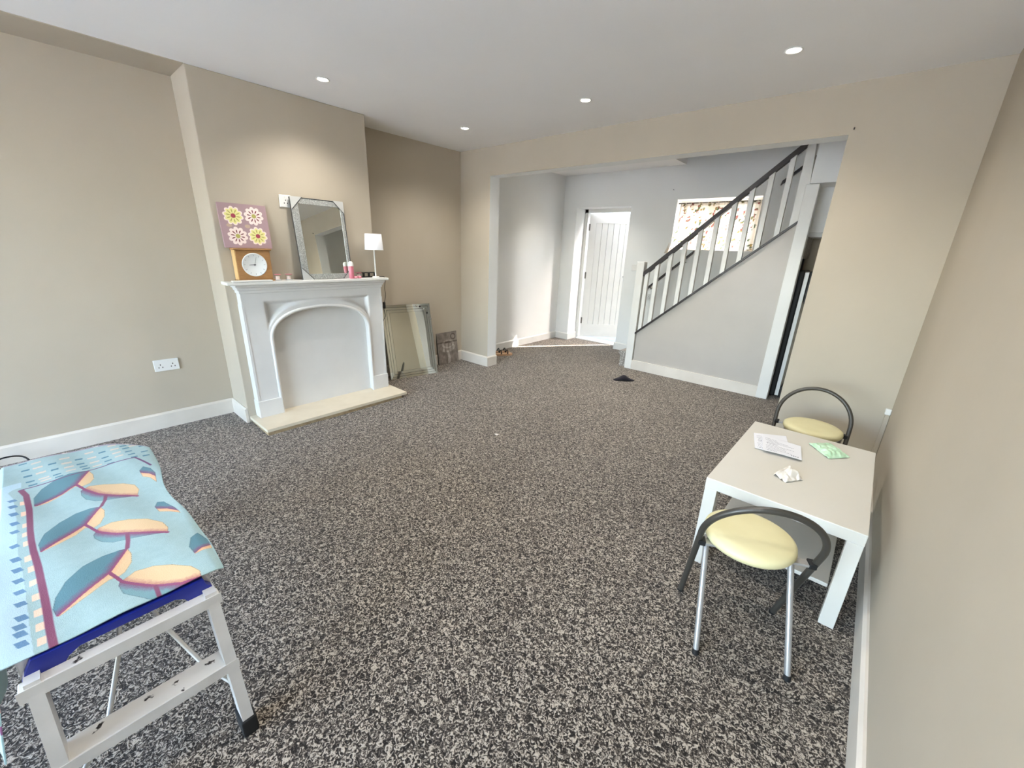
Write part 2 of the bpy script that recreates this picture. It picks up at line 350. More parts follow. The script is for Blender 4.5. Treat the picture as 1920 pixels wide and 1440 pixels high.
for z in (.22, .95, 1.68):
    MB().box((-.012, -.006, z), (.012, .004, z+.1)).tube([(-.002, -.006, z), (-.002, -.006, z+.1)], .006, 8).build('hinge', M['brass'], lf)
MB().tube([(LW-.06, -.002, 1.0), (LW-.06, -.05, 1.0), (LW-.17, -.05, 1.0)], .009, 8).build('door_handle', M['brass'], lf)

# ------------------------------------------------------------------ hall window and curtain
hwn = thing('window_2', 'small white window above the stairs behind the floral curtain', 'window', ((WX0+WX1)/2, YH+.2, WZ0)); hwn['kind'] = 'structure'
a = (WX1-WX0)/2; hgt = WZ1-WZ0
MB().box((-a, -.03, 0), (a, .03, .05)).box((-a, -.03, hgt-.05), (a, .03, hgt)).box((-a, -.03, .05), (-a+.05, .03, hgt-.05)).box((a-.05, -.03, .05), (a, .03, hgt-.05)).box((-.025, -.03, .05), (.025, .03, hgt-.05)).build('window_frame', M['gloss'], hwn)
for s in (-1, 1):
    x0, x1 = sorted((s*.025, s*(a-.05))); MB().box((x0, -.003, .05), (x1, .003, hgt-.05)).build('pane', M['pane'], hwn)
def grid_obj(name, nu, nv, fn, colfn, m, parent=None, thick=0.0, smooth=True):
    U, V = np.meshgrid(np.linspace(0, 1, nu), np.linspace(0, 1, nv)); P = fn(U, V).reshape(-1, 3)
    idx = np.arange(nu*nv).reshape(nv, nu)
    f = np.stack([idx[:-1, :-1], idx[:-1, 1:], idx[1:, 1:], idx[1:, :-1]], -1).reshape(-1, 4)
    me = bpy.data.meshes.new(name); me.from_pydata(P.tolist(), [], f.tolist())
    if colfn is not None:
        ca = me.color_attributes.new('print', 'FLOAT_COLOR', 'POINT'); col = colfn(U, V).reshape(-1, 3)/255.0
        l = np.where(col <= .04045, col/12.92, ((col+.055)/1.055)**2.4)
        ca.data.foreach_set('color', np.concatenate([l, np.ones((len(l), 1))], 1).astype(np.float32).ravel())
    me.materials.append(m); me.polygons.foreach_set('use_smooth', [smooth]*len(f)); me.update()
    o = bpy.data.objects.new(name, me); C.objects.link(o)
    if parent: o.parent = parent
    if thick: md = o.modifiers.new('thickness', 'SOLIDIFY'); md.thickness = thick; md.offset = 0
    return o
def vnoise(X, Y, seed=0):
    xi = np.floor(X).astype(int); yi = np.floor(Y).astype(int); xf, yf = X-xi, Y-yi
    h = lambda i, j: ((np.sin(i*127.1+j*311.7+seed*74.7)*43758.5453) % 1.0)
    sx, sy = xf*xf*(3-2*xf), yf*yf*(3-2*yf)
    return (h(xi, yi)*(1-sx)+h(xi+1, yi)*sx)*(1-sy)+(h(xi, yi+1)*(1-sx)+h(xi+1, yi+1)*sx)*sy
def cur_fn(U, V):
    # U across, V up
    W_ = WX1-WX0
    left = WX0+.035 - .10*(1-V)**2.0
    x = left + (WX1-.012-left)*U
    z = WZ0-.005 + (hgt-.035)*V - .05*(1-V)*np.exp(-(U/.10)**2)
    fold = .012*np.sin(U*62+1.2*np.sin(U*9))*(1-.35*V)*np.where(U < .42, 1.25, .7) + .006*np.sin(U*150)*V**3
    y = YH+.045+fold - .075*(1-V)**2*np.exp(-(U/.18)**2)
    return np.stack([x, y, z], -1)
def cur_col(U, V):
    col = np.zeros(U.shape+(3,)); col[:] = (214, 204, 190)
    rng = np.random.RandomState(3)
    for k in range(210):
        cu, cv = rng.rand(), rng.rand(); r = rng.uniform(.008, .018); e = rng.uniform(.5, 1.6); c = [(116, 108, 70), (160, 96, 90), (84, 98, 74), (146, 120, 72), (132, 82, 74)][rng.randint(5)]
        m_ = (((U-cu)*1.6/e)**2 + ((V-cv)*e)**2) < r*r*2.2; col[m_] = c
        m2 = (((U-cu-.012)*1.2)**2 + ((V-cv-.02)*2.2)**2) < r*r*.8; col[m2] = (78, 86, 54)
    band = V > .93; col[band] = col[band]*.86
    return col
ct = thing('curtain', 'floral net curtain backlit by daylight in the stair window', 'curtain', (0, 0, 0))
grid_obj('curtain_cloth', 260, 110, cur_fn, cur_col, attr_mat('floral_curtain_fabric', .9, transl=.40), ct)
MB().tube([(WX0+.01, YH+.045, WZ1-.045), (WX1-.01, YH+.045, WZ1-.045)], .007, 8).build('curtain_rod', M['brass'], ct)

# ------------------------------------------------------------------ staircase
YP = 4.735; M_ST = .8868
capz = lambda x: .47 + M_ST*(x+2.068)
railz = lambda x: 1.182 + .895*(x+2.063)
st = thing('staircase', 'white staircase with dark handrail rising to the right in the hall', 'staircase', (-2.1, YP, 0))
def stp(name, mb, m): return mb.xf(Matrix.Translation((2.1, -YP, 0))).build(name, m, st)
for i in range(8):
    x0 = -2.275+i*.2255; z = .2*(i+1); x1 = x0+.2255+.001 if i < 7 else -.60
    y0 = YP+.03 if i else YP-.0
    pr = [(x0+.028, z-.2), (x0+.028, z-.05), (x0+.006, z-.045), (x0, z-.022), (x0+.008, z-.004), (x0+.03, z), (x1+.03, z), (x1+.03, z-.2)]
    stp('step', MB().prism(pr, 'y', YP+.045, YH-.002), M['stepcarpet'])
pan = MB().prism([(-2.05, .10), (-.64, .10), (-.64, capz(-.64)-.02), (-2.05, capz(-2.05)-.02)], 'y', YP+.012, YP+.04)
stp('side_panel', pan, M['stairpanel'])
stp('base_rail', MB().prism([(-2.06, 0), (-.56, 0), (-.56, .118), (-2.06, .118)], 'y', YP-.004, YP+.012), M['skirt'])
stp('capping', MB().prism([(-2.066, capz(-2.066)-.026), (-.65, capz(-.65)-.026), (-.65, capz(-.65)), (-2.066, capz(-2.066))], 'y', YP-.012, YP+.05), M['dark_wood'])
stp('newel_post', MB().bbox((-2.15, YP-.01, 0), (-2.06, YP+.08, 1.30), .005), M['gloss'])
hr = [(-2.06, railz(-2.06)-.05), (-.70, railz(-.70)-.05), (-.70, railz(-.70)+.004), (-2.06, railz(-2.06)+.004)]
stp('handrail', MB().prism(hr, 'y', YP-.005, YP+.055), M['dark_wood'])
for bx_ in (-2.02, -1.91, -1.775, -1.637, -1.498, -1.355, -1.215, -1.08, -.942, -.80):
    stp('baluster', MB().prism([(bx_-.021, capz(bx_-.021)-.012), (bx_+.021, capz(bx_+.021)-.012), (bx_+.021, railz(bx_+.021)-.04), (bx_-.021, railz(bx_-.021)-.04)], 'y', YP+.004, YP+.046), M['gloss'])
stp('end_post', MB().bbox((-.655, YP-.008, 0), (-.552, YP+.085, 2.03), .005), M['gloss'])
stp('top_newel', MB().prism([(-.712, capz(-.712)-.02), (-.64, capz(-.64)-.02), (-.64, 2.03), (-.628, 2.03), (-.655, HH-.02), (-.712, HH-.02)], 'y', YP-.004, YP+.08), M['gloss'])
def wall_rail(x0, z0, x1, z1, label):
    o = thing('wall_handrail', label, 'handrail', (x0, YH-.055, z0), group='dark handrails on the stair wall')
    L_ = [(0, -.022), (x1-x0, z1-z0-.022), (x1-x0+.012, z1-z0+.02), (.012, .022)]
    MB().prism(L_, 'y', -.018, .018).build('rail', M['dark_wood'], o)
    for t_ in (.15, .85):
        px, pz = (x1-x0)*t_, (z1-z0)*t_
        MB().tube([(px, .055, pz-.05), (px, .01, pz-.05), (px, 0, pz-.02)], .006, 8).build('bracket', M['brass'], o)
wall_rail(-2.37, .905, -1.80, 1.43, 'lower dark wall handrail seen between the first stair balusters')
wall_rail(-1.0, 2.165, -.72, 2.41, 'upper dark wall handrail right of the curtained window')

# ------------------------------------------------------------------ fireplace
X0 = -3.41                                     # front face of the surround
SY0, SY1, ST_ = .957, 2.093, 1.03
AY0, AY1, AZS, AZT = 1.122, 1.942, .645, .885   # arch opening
AYC, AYR = (AY0+AY1)/2, (AY1-AY0)/2
HZ = .05
fp = thing('fireplace_surround', 'white painted fireplace surround with an arched blank opening', 'fireplace', (XB, 1.525, HZ))
def fpp(name, mb, m): return mb.xf(Matrix.Translation((-XB, -1.525, -HZ))).build(name, m, fp)
def arch_z(y, e=2.35): 
    q = np.clip(np.abs((y-AYC)/AYR), 0, 1); return AZS + (AZT-AZS)*(1-q**e)**(1/e)
# front plate as a fine relief with carved spandrels
ny, nz = 190, 165
ys = np.linspace(SY0, SY1, ny); zs = np.linspace(HZ, ST_, nz); Yg, Zg = np.meshgrid(ys, zs)
q = np.clip(np.abs((Yg-AYC)/(AYR+.035)), 0, 1.0); outer = AZS-.03+(AZT+.045-AZS+.03)*(1-q**2.3)**(1/2.3)
def sm(x): x = np.clip(x, 0, 1); return x*x*(3-2*x)
d1 = np.minimum(Yg-(AY0-.022), (AY1+.022)-Yg); d2 = (.955-Zg); d3 = (Zg-outer)
din = np.minimum(np.minimum(d1, d2), d3*.75)
pit = np.where(Zg > AZS-.05, sm(din/.03), 0)*.030
Xg = X0 - pit
inside = (np.abs(Yg-AYC) < AYR) & (Zg < arch_z(Yg))
mb = MB(); idx = np.arange(ny*nz).reshape(nz, ny); fs = []
ins_c = inside[:-1, :-1] & inside[1:, :-1] & inside[:-1, 1:] & inside[1:, 1:]
for j in range(nz-1):
    for i in range(ny-1):
        if not ins_c[j, i]: fs.append((int(idx[j, i]), int(idx[j, i+1]), int(idx[j+1, i+1]), int(idx[j+1, i])))
mb.add(np.stack([Xg, Yg, Zg], -1).reshape(-1, 3).tolist(), fs, 0, True)
mb.box((XB, SY0, HZ), (X0-.001, SY0+.004, ST_)).box((XB, SY1-.004, HZ), (X0-.001, SY1, ST_)).box((XB, SY0, ST_-.004), (X0-.001, SY1, ST_))
plate = fpp('front_plate', mb, M['surround'])
th = np.linspace(0, math.pi, 41)
def arch_pts(grow=0.0, e=2.35):
    pts = [(AY0-grow, HZ)]
    for a_ in th:
        cy_ = -math.cos(a_); k = abs(cy_); s_ = math.sin(a_)
        r_a = (k**e + s_**e)**(-1/e) if (k or s_) else 1
        pts.append((AYC + (AYR+grow)*cy_*r_a, AZS + (AZT-AZS+grow)*s_*r_a))
    pts.append((AY1+grow, HZ)); return pts
ap = arch_pts(.002)
fpp('arch_bead', MB().tube([(X0+.002, p[0], p[1]) for p in ap], .0125, 10), M['surround'])
rev = MB(); L_ = len(ap)
rev.add([(X0, p[0], p[1]) for p in ap]+[(X0-.062, p[0], p[1]) for p in ap], [(i, i+1, L_+i+1, L_+i) for i in range(L_-1)], 0, True)
fpp('arch_reveal', rev, M['surround'])
fpp('back_panel', MB().box((X0-.070, AY0-.05, HZ), (X0-.058, AY1+.05, AZT+.06)), M['surround'])
for (a_, b_) in ((SY0-.008, AY0-.004), (AY1+.004, SY1+.008)):
    fpp('plinth_block', MB().bbox((XB, a_, HZ), (X0+.014, b_, .185), .003), M['surround'])
for (a_, b_) in ((SY0-.003, SY0+.012), (SY1-.012, SY1+.003)):
    fpp('edge_strip', MB().box((XB, a_, .18), (X0+.003, b_, .93)), M['surround'])
# cornice under the shelf, swept on three sides
prof = [(0, 1.014), (.007, 1.016), (.008, 1.034), (.015, 1.038), (.019, 1.054), (.028, 1.060), (.030, 1.078), (0, 1.078)]
cm = MB(); rings = []
for (o_, z) in prof: rings.append([(XB, SY0-o_, z), (X0+o_, SY0-o_, z), (X0+o_, SY1+o_, z), (XB, SY1+o_, z)])
for a_, b_ in zip(rings[:-1], rings[1:]):
    for i in range(3): cm.add([a_[i], a_[i+1], b_[i+1], b_[i]], [(0, 1, 2, 3)])
fpp('cornice', cm, M['surround'])
fpp('mantel_shelf', MB().bbox((XB, .874, 1.078), (-3.352, 2.145, 1.10), .005), M['gloss'])
# hearth
he = thing('hearth', 'cream hearth slab on a rough board below the fireplace', 'hearth', (-3.30, 1.515, 0))
HX, HY0, HY1 = -3.137, .903, 2.131
MB().prism([(XB+.0, HY0), (HX, HY0), (HX, HY1), (XB+.0, HY1)], 'z', .027, HZ).xf(Matrix.Translation((3.30, -1.515, 0))).build('slab', M['hearth'], he)
MB().prism([(XB, HY0+.012), (HX-.004, HY0+.004), (HX-.012, HY0+.36), (HX-.004, HY0+.5), (HX-.014, HY1-.05), (HX-.06, HY1-.02), (XB, HY1-.02)], 'z', 0, .025).xf(Matrix.Translation((3.30, -1.515, 0))).build('under_board', M['hearth_edge'], he)

# ------------------------------------------------------------------ things on the mantel
SZ = 1.10
# clock
ck = thing('mantel_clock', 'honey wood mantel clock with round white dial', 'clock', (-3.43, 1.085, SZ))
MB().bbox((-.06, -.112, .012), (.012, .112, .215), .003).build('case', M['clockwood'], ck)
MB().bbox((-.064, -.122, .215), (.02, .122, .228), .003).build('top_board', M['clockwood'], ck)
MB().bbox((-.064, -.122, 0), (.02, .122, .012), .003).build('base_board', M['clockwood'], ck)
MB().box((-.058, -.116, .012), (.010, -.112, .215)).build('side_edge', M['clockwood_lt'], ck)
face = MB().lathe([(.0, .0135), (.074, .0135), (.079, .017), (.082, .013), (.082, .010)], (0, 0, .115), 40, axis='x').build('dial', M['clockface'], ck)
tk = MB()
for i in range(12):
    a_ = i*math.pi/6; c_, s_ = math.cos(a_), math.sin(a_); r0, r1, w_ = .060, .070, .0014
    MB().add([(.0142, c_*r0-s_*w_, .115+s_*r0+c_*w_), (.0142, c_*r1-s_*w_, .115+s_*r1+c_*w_), (.0142, c_*r1+s_*w_, .115+s_*r1-c_*w_), (.0142, c_*r0+s_*w_, .115+s_*r0-c_*w_)], [(0, 1, 2, 3)]).build('hour_mark', M['ink_lt'], face)
def hand(ang, L_, wd, m):
    c_, s_ = math.sin(ang), math.cos(ang); p = lambda r, q: (.0155, c_*r+s_*q, .115+s_*r-c_*q)
    MB().add([p(-.008, -wd), p(L_, -wd*.4), p(L_, wd*.4), p(-.008, wd)], [(0, 1, 2, 3)]).build('hand', m, face)
hand(math.radians(-92), .036, .003, M['ink']); hand(math.radians(16), .056, .0022, M['ink_lt'])
MB().lathe([(.0, .0165), (.005, .0165), (.005, .0135)], (0, 0, .115), 12, axis='x').build('hand_pin', M['ink'], face)
# flower canvas standing on the clock
cv = thing('flower_canvas', 'mauve square canvas with four daisies standing on the clock', 'picture', (-3.458, 1.083, SZ+.229), rot=(0, math.radians(-5), 0))
MB().bbox((-.02, -.152, 0), (0, .152, .296), .002).build('canvas', M['pinkcanvas'], cv)
def flower(cy_, cz_, R, kind):
    o_ = MB()
    def blob(r, mi, x, n_=10, ph=.2, amp=.20):
        pts = []
        for k in range(80):
            a_ = 2*math.pi*k/80; rr = r*(1-amp+amp*abs(math.cos(n_/2*(a_+ph)))**.6*1.6); pts.append((x, cy_+rr*math.cos(a_), cz_+rr*math.sin(a_)))
        o_.add(pts+[(x, cy_, cz_)], [(k, (k+1) % 80, 80) for k in range(80)], mi)
    blob(R, 0, .0006)
    blob(R*.84, 1 if kind == 'y' else 0, .0010, amp=.22)
    for k in range(10):
        a_ = -.2+2*math.pi*k/10; c_, s_ = math.cos(a_), math.sin(a_); r0, r1, w_ = R*.26, R*.74, R*.07
        pts = [(.0014, cy_+c_*r-s_*q, cz_+s_*r+c_*q) for r, q in ((r0, 0), (r0*.4+r1*.6, w_), (r1, w_*.7), (r1*1.04, 0), (r1, -w_*.7), (r0*.4+r1*.6, -w_))]
        o_.add(pts, [tuple(range(6))], 2)
    pts = [(.0018, cy_+R*.26*math.cos(2*math.pi*k/20), cz_+R*.26*math.sin(2*math.pi*k/20)) for k in range(20)]
    o_.add(pts, [tuple(range(20))], 3)
    ms = [M['petal_w'], M['petal_y'], M['petal_o'], M['petal_c']] if kind == 'y' else [M['petal_w'], M['petal_w'], M['petal_r'], M['petal_o']]
    o_.build('painted_flower', ms, cv)
flower(-.066, .214, .057, 'y'); flower(.064, .219, .056, 'r'); flower(-.060, .080, .056, 'r'); flower(.068, .084, .057, 'y')
for (y_, z_) in ((-.10, .15), (.012, .148)):
    MB().add([(.0005, y_+.018*math.cos(2*math.pi*k/16), z_+.012*math.sin(2*math.pi*k/16)) for k in range(16)], [tuple(range(16))]).build('painted_spot', M['gold_spot'], cv)
# mantel mirror
mr = thing('mantel_mirror', 'rectangular mirror with glitter frame and grey card corner guards on the mantel', 'mirror', (-3.404, 1.617, SZ+.002), rot=(0, math.radians(-5.6), math.radians(3.4)))
MW, MH = .212, .607
MB().bbox((-.022, -MW, 0), (-.004, MW, MH), .002).build('backing', M['groove'], mr)
bw = .052
for (a_, b_, nm) in (((-MW, 0), (-MW+bw, MH), 'side_frame'), ((MW-.030, 0), (MW, MH), 'side_frame'), ((-MW+bw, MH-.045), (MW-.030, MH), 'top_frame'), ((-MW+bw, 0), (MW-.030, .042), 'bottom_frame')):
    MB().bbox((-.004, a_[0], a_[1]), (.004, b_[0], b_[1]), .0025).build(nm, M['glitter'], mr)
MB().box((-.004, -MW+bw, .042), (.0005, MW-.030, MH-.045)).build('glass', M['mirror'], mr)
for (sy, sz) in ((-1, 1), (1, 1), (-1, 0), (1, 0)):
    y_, z_ = sy*MW, sz*MH; dz = -1 if sz else 1; k_ = .085
    MB().prism([(y_+sy*.003, z_-dz*.003), (y_-sy*k_, z_-dz*.003), (y_+sy*.003, z_+dz*k_*1.05)], 'x', .0045, .0075).build('corner_guard', M['guard'], mr)
    MB().tube([(.0075, y_-sy*k_, z_), (.0075, y_, z_+dz*k_*1.05)], .0022, 6).build('guard_edge', M['ink'], mr)
MB().tube([(.005, -MW+.07, MH-.002), (.005, MW-.085, MH-.002)], .0028, 6).build('top_trim', M['ink'], mr)
MB().tube([(.005, MW-.002, .09), (.005, MW-.002, MH-.09)], .0034, 6).build('side_trim', M['ink'], mr)
# tealight glasses
def tealight(y, label, x=-3.42):
    o = thing('tealight_glass', label, 'candle', (x, y, SZ), group='small square glass tealights')
    MB().bbox((-.019, -.019, .0), (.019, .019, .008), .002).build('glass_base', M['guard'], o)
    for s_ in (-1, 1):
        MB().box((s_*.019-.0015, -.019, .006), (s_*.019+.0015, .019, .044)).build('glass_side', M['pane'], o)
        MB().box((-.019, s_*.019-.0015, .006), (.019, s_*.019+.0015, .044)).build('glass_side', M['pane'], o)
    MB().tube([(-.019, -.019, .044), (.019, -.019, .044), (.019, .019, .044), (-.019, .019, .044)], .0022, 6, closed=True).build('rim', M['pink'], o)
    MB().lathe([(.0, .030), (.014, .030), (.0145, .008)], (0, 0, 0), 16).build('candle', M['petal_w'], o)
tealight(1.228, 'small glass tealight right next to the wooden clock')
tealight(1.308, 'small glass tealight between the clock and the mirror, further from the clock')
tealight(1.885, 'small glass tealight beside the pink bottle', -3.41)
# white packet on the shelf front edge
pk = tag(MB().bbox((-.028, -.128, 0), (.02, .128, .011), .003).build('paper_packet', M['white_pl']), 'long white packet lying on the shelf edge before the clock', 'packet'); pk.location = (-3.37, 1.04, SZ)
# roll-on bottle
bt = thing('roll_on_bottle', 'pink bottle with a white domed cap beside the mantel mirror', 'bottle', (-3.385, 1.806, SZ))
MB().lathe([(.019, 0), (.021, .004), (.0205, .098), (.019, .103)], n=24).build('body', M['pink'], bt)
MB().lathe([(.0205, .103), (.0208, .120), (.017, .134), (.009, .141), (0, .143)], n=24).build('cap', M['white_pl'], bt)
for i, (x, y, lb) in enumerate(((-3.372, 1.838, 'pink soap rose touching the foot of the pink bottle'), (-3.372, 1.872, 'pink soap rose in front of the single tealight'))):
    o = thing('soap_rose', lb, 'soap', (x, y, SZ), group='pink soap roses')
    MB().lathe([(.006, 0), (.013, .004), (.016, .012), (.012, .02), (.0, .019)], n=14).build('bud', M['pinkrose'], o)
    for k in range(5):
        a_ = k*2*math.pi/5; MB().lathe([(.0, -.004), (.008, 0), (.009, .006), (.004, .012), (0, .013)], (.009*math.cos(a_), .009*math.sin(a_), .006), 8).build('petal', M['pinkrose'], o)
# black slotted rack
rk = thing('slotted_rack', 'low black rack with square openings behind the lamp base', 'rack', (-3.472, 1.993, SZ))
MB().box((-.006, -.085, 0), (.006, .085, .008)).build('lower_bar', M['black'], rk); MB().box((-.006, -.085, .036), (.006, .085, .044)).build('upper_bar', M['black'], rk)
for y_ in (-.081, -.03, -.022, .022, .03, .081): MB().box((-.006, y_-.004, .008), (.006, y_+.004, .036)).build('upright', M['black'], rk)
MB().box((-.018, -.085, 0), (.014, .085, .003)).build('foot_plate', M['black'], rk)
# lamp
lp = thing('table_lamp', 'slim white table lamp with a drum shade at the mantel end', 'lamp', (-3.400, 2.045, SZ))
MB().lathe([(.032, 0), (.033, .006), (.028, .011), (.008, .014), (0, .014)], n=28).build('base', M['gloss'], lp)
MB().lathe([(.007, .012), (.0062, .10), (.0062, .26), (.010, .262), (.010, .30)], n=14).build('stem', M['gloss'], lp)
shd = MB(); N_ = 36
ro = [(.079, .238), (.070, .372), (.068, .372), (.077, .238)]
shd.lathe(ro+[ro[0]], n=N_); o = shd.build('shade', M['shade'], lp)
lc = thing('lamp_cable', 'thin black lamp cable with inline switch hanging beside the surround', 'cable', (0, 0, 0))
cp = [(-3.445, 2.07, SZ+.004), (-3.44, 2.12, SZ+.006), (-3.43, 2.150, SZ+.002), (-3.43, 2.156, 1.07), (-3.44, 2.152, 1.00), (-3.45, 2.163, .94), (-3.46, 2.160, .89), (-3.47, 2.153, .84), (-3.47, 2.150, .80), (-3.48, 2.166, .735), (-3.485, 2.150, .70), (-3.49, 2.138, .65), (-3.48, 2.135, .56), (-3.47, 2.140, .30), (-3.48, 2.142, .03)]
def smooth_path(p, n_=8):
    p = [Vector(q) for q in p]; out = []
    for i in range(len(p)-1):
        a_, b_, c_, d_ = p[max(i-1, 0)], p[i], p[i+1], p[min(i+2, len(p)-1)]
        for k in range(n_):
            t_ = k/n_; out.append(.5*((2*b_)+(c_-a_)*t_+(2*a_-5*b_+4*c_-d_)*t_*t_+(-a_+3*b_-3*c_+d_)*t_**3))
    return out+[p[-1]]
MB().tube(smooth_path(cp), .0026, 6).build('cord', M['black'], lc)
MB().bbox((-3.478, 2.141, .805), (-3.456, 2.163, .868), .006).build('inline_switch', M['black'], lc)

# ------------------------------------------------------------------ sockets, switches, nails
def faceplate(name, label, cat, loc, rz, w_, h_, kind):
    o = thing(name, label, cat, loc, rz)          # local: plate faces -y
    MB().bbox((-w_/2, -.010, -h_/2), (w_/2, 0, h_/2), .003).build('plate', M['white_pl'], o)
    if kind in ('double', 'single'):
        for cx_ in ((-.036, .036) if kind == 'double' else (0,)):
            for (dx, dz) in ((0, .006), (-.011, -.014), (.011, -.014)):
                MB().box((cx_+dx-.0028, -.0108, dz-.0045), (cx_+dx+.0028, -.0095, dz+.0045)).build('pin_slot', M['hole'], o)
        for cx_ in ((-.009, .009) if kind == 'double' else (.0,)):
            MB().bbox((cx_-.006, -.0135, .022), (cx_+.006, -.009, .036), .0015).build('rocker', M['white_pl'], o)
    else: MB().bbox((-.008, -.0135, -.012), (.008, -.009, .012), .0015).build('rocker', M['white_pl'], o)
faceplate('double_socket', 'white double power socket low on the left wall', 'socket', (XL, .519, .481), math.pi/2, .146, .086, 'double')
faceplate('single_socket', 'white single socket half hidden behind the mantel mirror', 'socket', (XB, 1.384, 1.672), math.pi/2, .086, .086, 'single')
faceplate('light_switch', 'white light switch on the hall wall right of the front door', 'switch', (-2.577, YH, 1.2), 0, .086, .086, 'switch')
faceplate('single_socket', 'white single socket below the lower wall handrail on the stairs', 'socket', (-2.31, YH, .82), 0, .086, .086, 'single')
for (p, lb) in (((-2.182, YH, 2.171), 'small dark nail in the hall wall above the window'), ((OR_+.02, YF, 2.15), 'small dark nail above the right end of the opening')):
    nl = tag(MB().tube([(0, .002, 0), (.002, -.018, .004)], .004, 8).build('nail', M['hole']), lb, 'nail'); nl.location = p
tr = thing('cable_trunking', 'short white cable trunking in the corner behind the table', 'trunking', (XR-.013, YF-.013, SKH))
MB().bbox((-.012, -.012, 0), (.012, .012, .36), .003).build('trunking_body', M['beige'], tr); MB().bbox((-.018, -.02, .335), (.012, .012, .375), .004).build('clip', M['white_pl'], tr)

# ------------------------------------------------------------------ recessed downlights
glow = mat('lamp_glow', (255, 255, 255), .4, emit=(255, 247, 232), estr=22)
def downlight(x, y, z, label, watt=None, spot=132):
    o = thing('recessed_downlight', label, 'downlight', (x, y, z), group='recessed ceiling downlights')
    MB().lathe([(.040, -.001), (.043, -.005), (.038, -.007), (.031, -.003), (.031, -.0005)], n=32).build('trim_ring', M['white_pl'], o)
    MB().lathe([(0, -.0022), (.0305, -.0022), (.0305, -.0005)], n=28).build('lamp_face', glow, o)
    l = bpy.data.lights.new('downlight_beam', 'SPOT'); l.energy = watt or LAMP_W; l.spot_size = math.radians(spot); l.spot_blend = 1.0; l.shadow_soft_size = .03; l.color = (1, .965, .90)
    lo = bpy.data.objects.new('downlight_beam', l); C.objects.link(lo); lo.parent = o; lo.location = (0, 0, -.02)
downlight(-3.022, 1.531, H, 'ceiling downlight directly in front of the chimney breast')
downlight(-3.073, 2.836, H, 'ceiling downlight nearest the far left corner', 33)
downlight(-1.818, 2.822, H, 'ceiling downlight in the middle of the row along the far wall')
downlight(-.578, 2.793, H, 'ceiling downlight at the right end of the row along the far wall')
downlight(-.578, 1.5, H, 'ceiling downlight above the near stool, out of the picture')
downlight(-.578, .2, H, 'ceiling downlight just behind the camera, out of the picture')
downlight(-3.07, 4.95, HH, 'hall ceiling downlight glimpsed under the lintel', 32, 110)
downlight(-2.15, 4.15, HH, 'added hall downlight before the stairs, hidden by the lintel, brightening the hall', 44, 85)  # extra lamp added out of view to brighten the hall
downlight(-1.05, 4.15, HH, 'added hall downlight above the stair panel, hidden by the lintel, brightening the hall', 44, 85)  # second extra lamp, also unseen, added to lift the hall light

# ------------------------------------------------------------------ alcove: leaning mirror and canvas
lm_b = Vector((-3.648, 2.584, 0)); lm_t = Vector((-3.832, 2.646, .772))
bl, br_, tl_ = Vector((-3.672, 2.306, 0)), Vector((-3.558, 2.852, 0)), Vector((-3.826, 2.39, .775))
ex = (br_-bl).normalized(); ez = (tl_-bl); ez = (ez-ex*ez.dot(ex)); LHt = ez.length; ez.normalize(); ey = ez.cross(ex)
LWd = (br_-bl).length
lm = thing('leaning_mirror', 'tall mirror with stepped glass border leaning on the alcove wall', 'mirror', (0, 0, 0))
lm.matrix_world = Matrix(((ex.x, ey.x, ez.x, bl.x), (ex.y, ey.y, ez.y, bl.y), (ex.z, ey.z, ez.z, bl.z), (0, 0, 0, 1)))
MB().box((0, .006, 0), (LWd, .018, LHt)).build('backing_board', M['groove'], lm)
bws = [.026, .026, .030]
o_ = 0
for k, b_ in enumerate(bws):
    g_ = .0016; a0 = o_+g_; a1 = o_+b_-g_
    def strip(p, nm):      # p: quad outer->inner, with a slight chamfer tilt
        MB().add([p[0]+(0.0015,)] if 0 else [(p[0][0], .0004, p[0][1]), (p[1][0], .0004, p[1][1]), (p[2][0], 0, p[2][1]), (p[3][0], 0, p[3][1]), (p[0][0], .0058, p[0][1]), (p[1][0], .0058, p[1][1]), (p[2][0], .0058, p[2][1]), (p[3][0], .0058, p[3][1])], [(0, 1, 2, 3), (4, 7, 6, 5), (0, 4, 5, 1), (1, 5, 6, 2), (2, 6, 7, 3), (3, 7, 4, 0)]).build(nm, M['bevel'], lm)
    W_, H_ = LWd, LHt
    strip([(a0, a0), (W_-a0, a0), (W_-a1, a1), (a1, a1)], 'bottom_bevel'); strip([(W_-a0, H_-a0), (a0, H_-a0), (a1, H_-a1), (W_-a1, H_-a1)], 'top_bevel')
    strip([(a0, H_-a0), (a0, a0), (a1, a1), (a1, H_-a1)], 'side_bevel'); strip([(W_-a0, a0), (W_-a0, H_-a0), (W_-a1, H_-a1), (W_-a1, a1)], 'side_bevel')
    o_ += b_
MB().box((o_, 0, o_), (LWd-o_, .0058, LHt-o_)).build('mirror_glass', M['mirror'], lm)
for i in range(5):
    t_ = i/4; xx = LWd-.16+.155*t_; zz_ = LHt-.02-.15*t_*t_
    MB().lathe([(0, -.006), (.009, -.005), (.011, -.001), (.011, .002)], (xx, 0, zz_), 8, axis='y').build('corner_gem', M['black'] if i % 2 else M['mirror'], lm)
